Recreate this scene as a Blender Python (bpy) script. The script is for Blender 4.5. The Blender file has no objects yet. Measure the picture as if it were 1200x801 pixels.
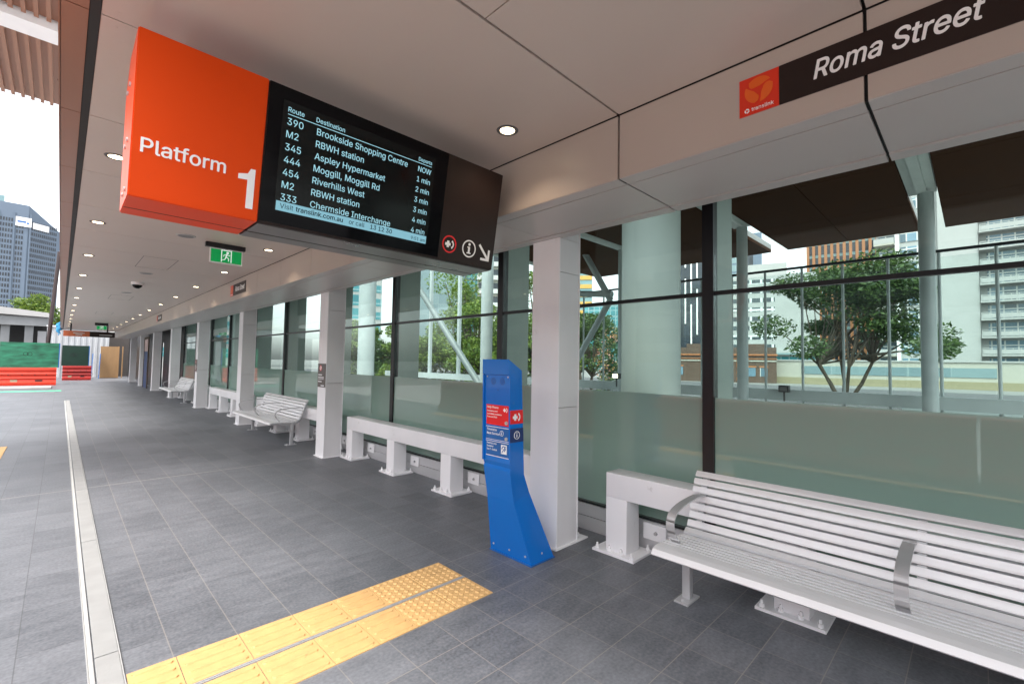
import bpy, bmesh, math, random
from mathutils import Vector, Matrix
RNG = random.Random(7)
S = bpy.context.scene
COL = S.collection
rad = math.radians

# ------------------------------------------------------------------ camera
cam_d = bpy.data.cameras.new("camera")
cam = bpy.data.objects.new("camera", cam_d)
COL.objects.link(cam)
S.camera = cam
yaw, pit, rol = 0.778557515, 0.0447205529, 0.0163002638
cam_d.sensor_width = 36.0
cam_d.lens = 535.615104 / 1200 * 36.0
cam_d.clip_start, cam_d.clip_end = 0.05, 3000
fw = Vector((math.sin(yaw) * math.cos(pit), math.cos(yaw) * math.cos(pit), math.sin(pit)))
rt = fw.cross(Vector((0, 0, 1))).normalized()
up = rt.cross(fw)
c_, s_ = math.cos(rol), math.sin(rol)
r2, u2 = c_ * rt + s_ * up, -s_ * rt + c_ * up
cam.matrix_world = Matrix(((r2.x, u2.x, -fw.x, 0), (r2.y, u2.y, -fw.y, 0), (r2.z, u2.z, -fw.z, 1.6), (0, 0, 0, 1)))

# ------------------------------------------------------------------ sky, sun, exposure
SUN_EL, SUN_AZ = 58.0, 250.0          # azimuth clockwise from +Y
W = bpy.data.worlds.new("World")
S.world = W
W.use_nodes = True
wn, wl = W.node_tree.nodes, W.node_tree.links
bg = wn["Background"]
sky = wn.new("ShaderNodeTexSky")
sky.sky_type = 'NISHITA'
sky.sun_disc = False
sky.sun_elevation = rad(SUN_EL)
sky.sun_rotation = rad(SUN_AZ)
sky.air_density, sky.dust_density, sky.ozone_density = 1.0, 3.0, 1.0
hsv = wn.new("ShaderNodeHueSaturation")   # overcast: the blue washed out of the sky
hsv.inputs["Saturation"].default_value = 0.22
wl.new(sky.outputs[0], hsv.inputs["Color"])
wl.new(hsv.outputs[0], bg.inputs[0])
bg.inputs[1].default_value = 0.15
sun_d = bpy.data.lights.new("sun", 'SUN')
sun_d.energy, sun_d.angle, sun_d.color = 0.8, rad(18), (1.0, 0.95, 0.88)
sun = bpy.data.objects.new("sun", sun_d)
COL.objects.link(sun)
sd = Vector((math.sin(rad(SUN_AZ)) * math.cos(rad(SUN_EL)), math.cos(rad(SUN_AZ)) * math.cos(rad(SUN_EL)), math.sin(rad(SUN_EL))))
sun.rotation_euler = sd.to_track_quat('Z', 'Y').to_euler()
S.view_settings.view_transform = 'Standard'
S.view_settings.look = 'None'
S.view_settings.gamma = 1.0
S.view_settings.exposure = 1.98
S.cycles.use_denoising = True
S.cycles.max_bounces = 10
S.cycles.diffuse_bounces = 5
S.cycles.transparent_max_bounces = 24
S.cycles.sample_clamp_indirect = 6.0
EXP = 2 ** S.view_settings.exposure

# ------------------------------------------------------------------ materials
MATS = {}
def nt(name):
    m = bpy.data.materials.new(name)
    m.use_nodes = True
    MATS[name] = m
    return m, m.node_tree.nodes, m.node_tree.links, m.node_tree.nodes["Principled BSDF"]

def mat(name, col, rough=0.5, metal=0.0, var=0.06, scale=3.0, bump=0.0, bscale=60.0, spec=0.5, coat=0.0, stretch=None, rvar=0.08):
    m, n, l, b = nt(name)
    b.inputs["Roughness"].default_value = rough
    b.inputs["Metallic"].default_value = metal
    b.inputs["Specular IOR Level"].default_value = spec
    b.inputs["Coat Weight"].default_value = coat
    tc = n.new("ShaderNodeTexCoord")
    mp = n.new("ShaderNodeMapping")
    if stretch: mp.inputs["Scale"].default_value = stretch
    l.new(tc.outputs["Object"], mp.inputs[0])
    nz = n.new("ShaderNodeTexNoise")
    nz.inputs["Scale"].default_value = scale
    nz.inputs["Detail"].default_value = 5
    l.new(mp.outputs[0], nz.inputs["Vector"])
    rp = n.new("ShaderNodeValToRGB")
    rp.color_ramp.elements[0].position, rp.color_ramp.elements[1].position = 0.3, 0.7
    rp.color_ramp.elements[0].color = (*[max(0, c * (1 - var)) for c in col], 1)
    rp.color_ramp.elements[1].color = (*[min(1, c * (1 + var)) for c in col], 1)
    l.new(nz.outputs[0], rp.inputs[0])
    l.new(rp.outputs[0], b.inputs["Base Color"])
    mr = n.new("ShaderNodeMapRange")
    mr.inputs["To Min"].default_value = max(0.02, rough - rvar)
    mr.inputs["To Max"].default_value = min(1, rough + rvar)
    l.new(nz.outputs[0], mr.inputs[0])
    l.new(mr.outputs[0], b.inputs["Roughness"])
    if bump:
        n2 = n.new("ShaderNodeTexNoise")
        n2.inputs["Scale"].default_value = bscale
        l.new(mp.outputs[0], n2.inputs["Vector"])
        bp = n.new("ShaderNodeBump")
        bp.inputs["Strength"].default_value = bump
        bp.inputs["Distance"].default_value = 0.01
        l.new(n2.outputs[0], bp.inputs["Height"])
        l.new(bp.outputs[0], b.inputs["Normal"])
    return m

def emit(name, col, strength):
    m, n, l, b = nt(name)
    b.inputs["Base Color"].default_value = (0.02, 0.02, 0.02, 1)
    b.inputs["Emission Color"].default_value = (*col, 1)
    b.inputs["Emission Strength"].default_value = strength
    return m

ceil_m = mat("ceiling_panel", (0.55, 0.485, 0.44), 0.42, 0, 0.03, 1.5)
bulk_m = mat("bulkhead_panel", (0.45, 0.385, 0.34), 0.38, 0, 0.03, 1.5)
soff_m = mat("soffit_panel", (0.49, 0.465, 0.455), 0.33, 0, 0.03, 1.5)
copper_m = mat("copper_panel", (0.33, 0.155, 0.095), 0.30, 0.35, 0.06, 1.2, stretch=(1.5, .4, 1))
joint_m = mat("joint_black", (0.012, 0.012, 0.013), 0.6)
white_m = mat("white_powder_coat", (0.85, 0.845, 0.86), 0.38, 0, 0.035, 3, stretch=(1, 1, .4))
panelw_m = mat("column_panel", (0.70, 0.69, 0.70), 0.35, 0, 0.04, 3, stretch=(1, 1, .4))
alu_m = mat("anodised_aluminium", (0.76, 0.76, 0.77), 0.45, 0.25, 0.015, 2)
alu_g = mat("brushed_metal", (0.50, 0.50, 0.51), 0.5, 0.45, 0.03, 5)
sill_m = mat("sill_aluminium", (0.62, 0.62, 0.63), 0.38, 0.5, 0.03, 3)
blue_m = mat("blue_gloss", (0.002, 0.145, 0.54), 0.24, 0, 0.03, 2, coat=0.2)
navy_m = mat("navy_label", (0.012, 0.035, 0.14), 0.4)
bluel_m = mat("label_blue", (0.01, 0.11, 0.36), 0.4)
red_m = mat("label_red", (0.72, 0.012, 0.015), 0.4)
textw_m = mat("lettering_white", (0.85, 0.85, 0.85), 0.5, var=0.01)
orange_m = mat("orange_gloss", (0.70, 0.058, 0.0008), 0.36, 0, 0.03, 2, spec=.18)
logo_m = mat("logo_red", (0.66, 0.028, 0.006), 0.35)
logo2_m = mat("logo_orange", (0.74, 0.115, 0.01), 0.35)
brown_m = mat("sign_brown", (0.020, 0.011, 0.009), 0.40, spec=.25)
plate_m = mat("sign_plate_brown", (0.060, 0.037, 0.030), 0.35)
black_m = mat("screen_black", (0.003, 0.003, 0.004), 0.10, 0, 0.0, spec=.15)
screen_m = mat("screen_glass", (0.006, 0.008, 0.008), 0.12, 0, 0.0, spec=.25)
dark_m = mat("black_metal", (0.012, 0.012, 0.014), 0.35)
fin_m = mat("pale_green_steel", (0.42, 0.47, 0.43), 0.45)
post_m = mat("pale_steel", (0.42, 0.47, 0.465), 0.4)
colw_m = mat("round_column_white", (0.44, 0.49, 0.465), 0.45, 0, 0.03, 1)
beam_m = mat("beam_skylit_tone", (0.66, 0.70, 0.68), 0.5)  # light base colour stands in for sky light coming through the roof gaps
brace_m = mat("brace_grey", (0.15, 0.18, 0.178), 0.45)
slab_m = mat("dark_brown_soffit", (0.060, 0.024, 0.011), 0.75, 0, 0.12, 0.8, spec=.08)
tact_m = mat("tactile_yellow", (0.56, 0.345, 0.14), 0.6, 0, 0.07, 14, bump=0.05)
concrete_m = mat("concrete_pale", (0.50, 0.50, 0.48), 0.75, 0, 0.10, 5, bump=0.12)
roadc_m = mat("road_concrete", (0.42, 0.42, 0.41), 0.8, 0, 0.1, 2)
asphalt_m = mat("asphalt", (0.10, 0.10, 0.105), 0.85, 0, 0.2, 9, bump=0.3)
grnd_m = mat("ground_concrete", (0.21, 0.21, 0.20), 0.85, 0, 0.15, 0.6)
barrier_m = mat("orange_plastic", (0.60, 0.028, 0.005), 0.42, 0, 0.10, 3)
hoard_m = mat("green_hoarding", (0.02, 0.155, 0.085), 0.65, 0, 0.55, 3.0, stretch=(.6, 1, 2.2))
barrier_shade_m = mat("shaded_barrier_plastic", (0.30, 0.010, 0.006), 0.45, 0, 0.15, 3)  # second barrier's base colour darkened to stand for the canopy's shade
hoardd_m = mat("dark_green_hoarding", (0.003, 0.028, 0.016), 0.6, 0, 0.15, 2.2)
ply_m = mat("plywood", (0.33, 0.195, 0.09), 0.65, 0, 0.18, 2.0, stretch=(1, 1, 0.25))
corr_m = mat("corrugated_white", (0.46, 0.47, 0.48), 0.45)
greyst_m = mat("grey_structure", (0.22, 0.225, 0.23), 0.6, 0, 0.15, 1.0)
roofg_m = mat("roof_grey", (0.42, 0.41, 0.40), 0.6, 0, 0.08, 0.7)
bark_m = mat("bark", (0.09, 0.07, 0.05), 0.9, 0, 0.3, 6, bump=0.4, bscale=20)
rubber_m = mat("rubber_grey", (0.12, 0.12, 0.12), 0.8)
yellow_m = mat("yellow_plastic", (0.75, 0.5, 0.05), 0.5)
cloth_m = mat("blue_cloth", (0.05, 0.32, 0.62), 0.8)
lamp_m = emit("downlight_glow", (1.0, 0.80, 0.52), 14 / EXP)
scr_txt = emit("screen_text", (0.42, 0.82, 0.95), 0.85 / EXP)
scr_bar = emit("screen_bar", (0.30, 0.66, 0.80), 0.72 / EXP)
green_m = emit("exit_green", (0.0, 0.30, 0.07), 0.55 / EXP)
green_m.node_tree.nodes["Principled BSDF"].inputs["Base Color"].default_value = (0.0, 0.25, 0.06, 1)
exitw_m = emit("exit_white", (0.9, 1, 0.92), 0.8 / EXP)

def scuffs(m, col, lo=.66, hi=.74, amount=.5, scale=7, stretch=(1, 1, 1)):
    """sparse rubbed marks with their own outlines"""
    n, l = m.node_tree.nodes, m.node_tree.links
    b = n["Principled BSDF"]
    src = b.inputs["Base Color"].links[0].from_socket
    tc = n.new("ShaderNodeTexCoord"); mp = n.new("ShaderNodeMapping"); mp.inputs["Scale"].default_value = stretch
    l.new(tc.outputs["Object"], mp.inputs[0])
    z = n.new("ShaderNodeTexNoise"); z.inputs["Scale"].default_value = scale; z.inputs["Detail"].default_value = 9
    z.inputs["Roughness"].default_value = .72; z.inputs["Distortion"].default_value = .8
    l.new(mp.outputs[0], z.inputs["Vector"])
    r = n.new("ShaderNodeMapRange"); r.inputs[1].default_value, r.inputs[2].default_value, r.inputs[4].default_value = lo, hi, amount
    l.new(z.outputs[0], r.inputs[0])
    x = n.new("ShaderNodeMixRGB"); l.new(r.outputs[0], x.inputs[0]); l.new(src, x.inputs[1]); x.inputs[2].default_value = (*col, 1)
    l.new(x.outputs[0], b.inputs["Base Color"])
scuffs(white_m, (.42, .40, .38), .64, .74, .45, 6)
scuffs(panelw_m, (.42, .40, .38), .64, .74, .4, 6)
scuffs(tact_m, (.20, .13, .07), .60, .72, .5, 11, (1, 1.6, 1))
scuffs(blue_m, (.06, .16, .38), .63, .72, .35, 9)
scuffs(ceil_m, (.36, .32, .29), .66, .76, .3, 4)
scuffs(bulk_m, (.30, .26, .23), .66, .76, .3, 4)
scuffs(orange_m, (.45, .05, .01), .62, .74, .3, 5)

def leaf_mat(name, a, b):
    m, n, l, p = nt(name)
    g = n.new("ShaderNodeNewGeometry")
    r = n.new("ShaderNodeValToRGB")
    r.color_ramp.elements[0].color, r.color_ramp.elements[1].color = (*a, 1), (*b, 1)
    l.new(g.outputs["Random Per Island"], r.inputs[0])
    l.new(r.outputs[0], p.inputs["Base Color"])
    p.inputs["Roughness"].default_value = 0.5
    t = n.new("ShaderNodeBsdfTranslucent")
    l.new(r.outputs[0], t.inputs[0])
    mx = n.new("ShaderNodeMixShader")
    mx.inputs[0].default_value = 0.3
    l.new(p.outputs[0], mx.inputs[1]); l.new(t.outputs[0], mx.inputs[2])
    l.new(mx.outputs[0], n["Material Output"].inputs[0])
    return m
leafd_m = leaf_mat("leaves_dark", (0.022, 0.052, 0.014), (0.085, 0.145, 0.033))
leafy_m = leaf_mat("leaves_yellow_green", (0.06, 0.13, 0.02), (0.22, 0.30, 0.05))
flower_m = leaf_mat("flowers", (0.75, 0.45, 0.12), (0.8, 0.35, 0.35))

def glass_mat(name, tint, ior=1.5):
    m, n, l, p = nt(name)
    n.remove(p)
    t = n.new("ShaderNodeBsdfTransparent"); t.inputs[0].default_value = (*tint, 1)
    g = n.new("ShaderNodeBsdfGlossy"); g.inputs["Roughness"].default_value = 0.0
    g.inputs[0].default_value = (0.95, 1.0, 0.98, 1)
    lw = n.new("ShaderNodeLayerWeight"); lw.inputs[0].default_value = 0.5
    pw = n.new("ShaderNodeMath"); pw.operation = 'POWER'; pw.inputs[1].default_value = 5.0
    l.new(lw.outputs["Facing"], pw.inputs[0])
    f = n.new("ShaderNodeMath"); f.operation = 'MULTIPLY_ADD'       # Schlick reflectance of one pane face
    r0 = ((ior - 1) / (ior + 1)) ** 2
    l.new(pw.outputs[0], f.inputs[0]); f.inputs[1].default_value = 1 - r0; f.inputs[2].default_value = r0
    mx = n.new("ShaderNodeMixShader")
    l.new(f.outputs[0], mx.inputs[0]); l.new(t.outputs[0], mx.inputs[1]); l.new(g.outputs[0], mx.inputs[2])
    l.new(mx.outputs[0], n["Material Output"].inputs[0])
    return m
glass_m = glass_mat("clear_glass", (0.80, 0.875, 0.855), 1.34)
bal_m = glass_mat("screen_glass_clear", (0.93, 0.97, 0.96), 1.4)

def frost_mat():
    m, n, l, p = nt("frosted_film")
    p.inputs["Base Color"].default_value = (0.345, 0.475, 0.415, 1)
    p.inputs["Roughness"].default_value = 0.6
    p.inputs["Specular IOR Level"].default_value = 0.0
    p.inputs["Coat Weight"].default_value = 1.0
    p.inputs["Coat Roughness"].default_value = 0.0
    p.inputs["Coat IOR"].default_value = 1.8
    t = n.new("ShaderNodeBsdfTranslucent"); t.inputs[0].default_value = (0.50, 0.66, 0.58, 1)
    tr = n.new("ShaderNodeBsdfTransparent"); tr.inputs[0].default_value = (0.8, 0.92, 0.87, 1)
    m1 = n.new("ShaderNodeMixShader"); m1.inputs[0].default_value = 0.25
    m2 = n.new("ShaderNodeMixShader"); m2.inputs[0].default_value = 0.10
    l.new(p.outputs[0], m1.inputs[1]); l.new(t.outputs[0], m1.inputs[2])
    l.new(m1.outputs[0], m2.inputs[1]); l.new(tr.outputs[0], m2.inputs[2])
    l.new(m2.outputs[0], n["Material Output"].inputs[0])
    return m
frost_m = frost_mat()

def floor_mat():
    """charcoal stone pavers 300 mm wide, running bond along the platform; square grid by the path"""
    m, n, l, b = nt("stone_paver")
    tc = n.new("ShaderNodeTexCoord")
    sx = n.new("ShaderNodeSeparateXYZ")
    l.new(tc.outputs["Object"], sx.inputs[0])
    def M(op, a, bb=None, c=None):
        x = n.new("ShaderNodeMath"); x.operation = op
        for i, v in enumerate((a, bb, c)):
            if v is None: continue
            if isinstance(v, (int, float)): x.inputs[i].default_value = v
            else: l.new(v, x.inputs[i])
        return x.outputs[0]
    X, Y = sx.outputs[0], sx.outputs[1]
    u = M('DIVIDE', M('SUBTRACT', X, 0.2), 0.3)
    iu = M('FLOOR', u)
    fu = M('SUBTRACT', u, iu)
    near = M('LESS_THAN', Y, 3.0)
    stag = M('MULTIPLY', M('MULTIPLY', M('MODULO', M('ADD', iu, 100), 2), 0.5), M('SUBTRACT', 1.0, near))
    leng = M('SUBTRACT', 0.6, M('MULTIPLY', near, 0.3))
    v = M('ADD', M('DIVIDE', M('SUBTRACT', Y, 0.285), leng), stag)
    iv = M('FLOOR', v)
    fv = M('SUBTRACT', v, iv)
    du = M('MULTIPLY', M('MINIMUM', fu, M('SUBTRACT', 1.0, fu)), 0.3)
    dv = M('MULTIPLY', M('MINIMUM', fv, M('SUBTRACT', 1.0, fv)), leng)
    gu = M('LESS_THAN', du, 0.0027)
    gv = M('LESS_THAN', dv, 0.0024)
    ctrl = M('LESS_THAN', M('ABSOLUTE', M('SUBTRACT', Y, 7.594)), 0.009)
    # tile tint
    cv = n.new("ShaderNodeCombineXYZ"); l.new(iu, cv.inputs[0]); l.new(iv, cv.inputs[1])
    wnz = n.new("ShaderNodeTexWhiteNoise"); wnz.noise_dimensions = '2D'; l.new(cv.outputs[0], wnz.inputs["Vector"])
    mp = n.new("ShaderNodeMapping"); mp.inputs["Scale"].default_value = (1.6, 5.0, 1)
    l.new(tc.outputs["Object"], mp.inputs[0])
    nz = n.new("ShaderNodeTexNoise"); nz.inputs["Scale"].default_value = 2.2; nz.inputs["Detail"].default_value = 8; nz.inputs["Roughness"].default_value = 0.65
    l.new(mp.outputs[0], nz.inputs["Vector"])
    nf = n.new("ShaderNodeTexNoise"); nf.inputs["Scale"].default_value = 55; nf.inputs["Detail"].default_value = 3
    l.new(tc.outputs["Object"], nf.inputs["Vector"])
    dust = n.new("ShaderNodeTexNoise"); dust.inputs["Scale"].default_value = 0.55; dust.inputs["Detail"].default_value = 7; dust.inputs["Roughness"].default_value = 0.7
    l.new(tc.outputs["Object"], dust.inputs["Vector"])
    val = M('ADD', M('ADD', M('MULTIPLY', nz.outputs[0], 0.50), M('MULTIPLY', nf.outputs[0], 0.45)), M('ADD', M('MULTIPLY', wnz.outputs[0], 0.09), M('MULTIPLY', dust.outputs[0], 0.45)))
    rp = n.new("ShaderNodeValToRGB")
    e = rp.color_ramp.elements
    e[0].position, e[0].color = 0.50, (0.058, 0.063, 0.073, 1)
    e[1].position, e[1].color = 1.08 if False else 1.0, (0.205, 0.213, 0.232, 1)
    l.new(val, rp.inputs[0])
    # scuffs: sparse pale scratches
    sc = n.new("ShaderNodeTexNoise"); sc.inputs["Scale"].default_value = 9; sc.inputs["Detail"].default_value = 10; sc.inputs["Roughness"].default_value = 0.75; sc.inputs["Distortion"].default_value = 1.2
    l.new(tc.outputs["Object"], sc.inputs["Vector"])
    scm = n.new("ShaderNodeMapRange"); scm.inputs[1].default_value = 0.64; scm.inputs[2].default_value = 0.78
    scm.inputs[4].default_value = 0.55
    l.new(sc.outputs[0], scm.inputs[0])
    mix0 = n.new("ShaderNodeMixRGB"); mix0.inputs[2].default_value = (0.38, 0.38, 0.39, 1)
    l.new(scm.outputs[0], mix0.inputs[0]); l.new(rp.outputs[0], mix0.inputs[1])
    main = M('GREATER_THAN', X, 0.3)
    mixu = n.new("ShaderNodeMixRGB"); l.new(M('MULTIPLY', gu, 0.55), mixu.inputs[0]); l.new(mix0.outputs[0], mixu.inputs[1])
    gcol = n.new("ShaderNodeMixRGB"); l.new(main, gcol.inputs[0])
    gcol.inputs[1].default_value = (0.05, 0.05, 0.05, 1); gcol.inputs[2].default_value = (0.27, 0.245, 0.22, 1)
    l.new(gcol.outputs[0], mixu.inputs[2])
    mixv = n.new("ShaderNodeMixRGB"); l.new(M('MULTIPLY', gv, M('ADD', 0.62, M('MULTIPLY', near, 0.25))), mixv.inputs[0])
    l.new(mixu.outputs[0], mixv.inputs[1])
    gc2 = n.new("ShaderNodeMixRGB"); l.new(near, gc2.inputs[0]); gc2.inputs[1].default_value = (0.045, 0.045, 0.048, 1); gc2.inputs[2].default_value = (0.25, 0.23, 0.21, 1)
    l.new(gc2.outputs[0], mixv.inputs[2])
    mixc = n.new("ShaderNodeMixRGB"); l.new(M('MULTIPLY', ctrl, 0.7), mixc.inputs[0]); l.new(mixv.outputs[0], mixc.inputs[1]); mixc.inputs[2].default_value = (0.33, 0.31, 0.29, 1)
    l.new(mixc.outputs[0], b.inputs["Base Color"])
    rr = n.new("ShaderNodeMapRange"); rr.inputs[3].default_value = 0.38; rr.inputs[4].default_value = 0.62
    l.new(nz.outputs[0], rr.inputs[0]); l.new(rr.outputs[0], b.inputs["Roughness"])
    bp = n.new("ShaderNodeBump"); bp.inputs["Strength"].default_value = 0.12; bp.inputs["Distance"].default_value = 0.004
    hh = M('SUBTRACT', M('ADD', nz.outputs[0], M('MULTIPLY', nf.outputs[0], 0.4)), M('MULTIPLY', M('MAXIMUM', gu, gv), 1.2))
    l.new(hh, bp.inputs["Height"]); l.new(bp.outputs[0], b.inputs["Normal"])
    return m
floor_m = floor_mat()

def brickwall_mat():
    m, n, l, b = nt("brown_brick")
    tc = n.new("ShaderNodeTexCoord")
    mp = n.new("ShaderNodeMapping"); mp.inputs["Rotation"].default_value = (rad(90), 0, 0)
    l.new(tc.outputs["Object"], mp.inputs[0])
    br = n.new("ShaderNodeTexBrick"); br.inputs["Scale"].default_value = 3.0
    br.inputs["Color1"].default_value = (0.105, 0.058, 0.038, 1); br.inputs["Color2"].default_value = (0.075, 0.045, 0.031, 1); br.inputs["Mortar"].default_value = (0.13, 0.11, 0.09, 1)
    l.new(mp.outputs[0], br.inputs[0]); l.new(br.outputs[0], b.inputs["Base Color"])
    b.inputs["Roughness"].default_value = 0.85
    return m
brick_m = brickwall_mat()

def window_mat(name, a, bcol, sx, sz, mull, thick=0.1):
    """glazing band: panes of slightly different glass split by mullions (object space, x along the facade)"""
    m, n, l, b = nt(name)
    tc = n.new("ShaderNodeTexCoord")
    mp = n.new("ShaderNodeMapping"); mp.inputs["Rotation"].default_value = (rad(90), 0, 0)
    l.new(tc.outputs["Object"], mp.inputs[0])
    br = n.new("ShaderNodeTexBrick")
    br.offset = 0.0
    br.inputs["Scale"].default_value = 1.0
    br.inputs["Brick Width"].default_value = sx; br.inputs["Row Height"].default_value = sz
    br.inputs["Mortar Size"].default_value = thick
    br.inputs["Color1"].default_value = (*a, 1); br.inputs["Color2"].default_value = (*bcol, 1); br.inputs["Mortar"].default_value = (*mull, 1)
    l.new(mp.outputs[0], br.inputs[0]); l.new(br.outputs[0], b.inputs["Base Color"])
    b.inputs["Roughness"].default_value = 0.12
    return m

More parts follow.
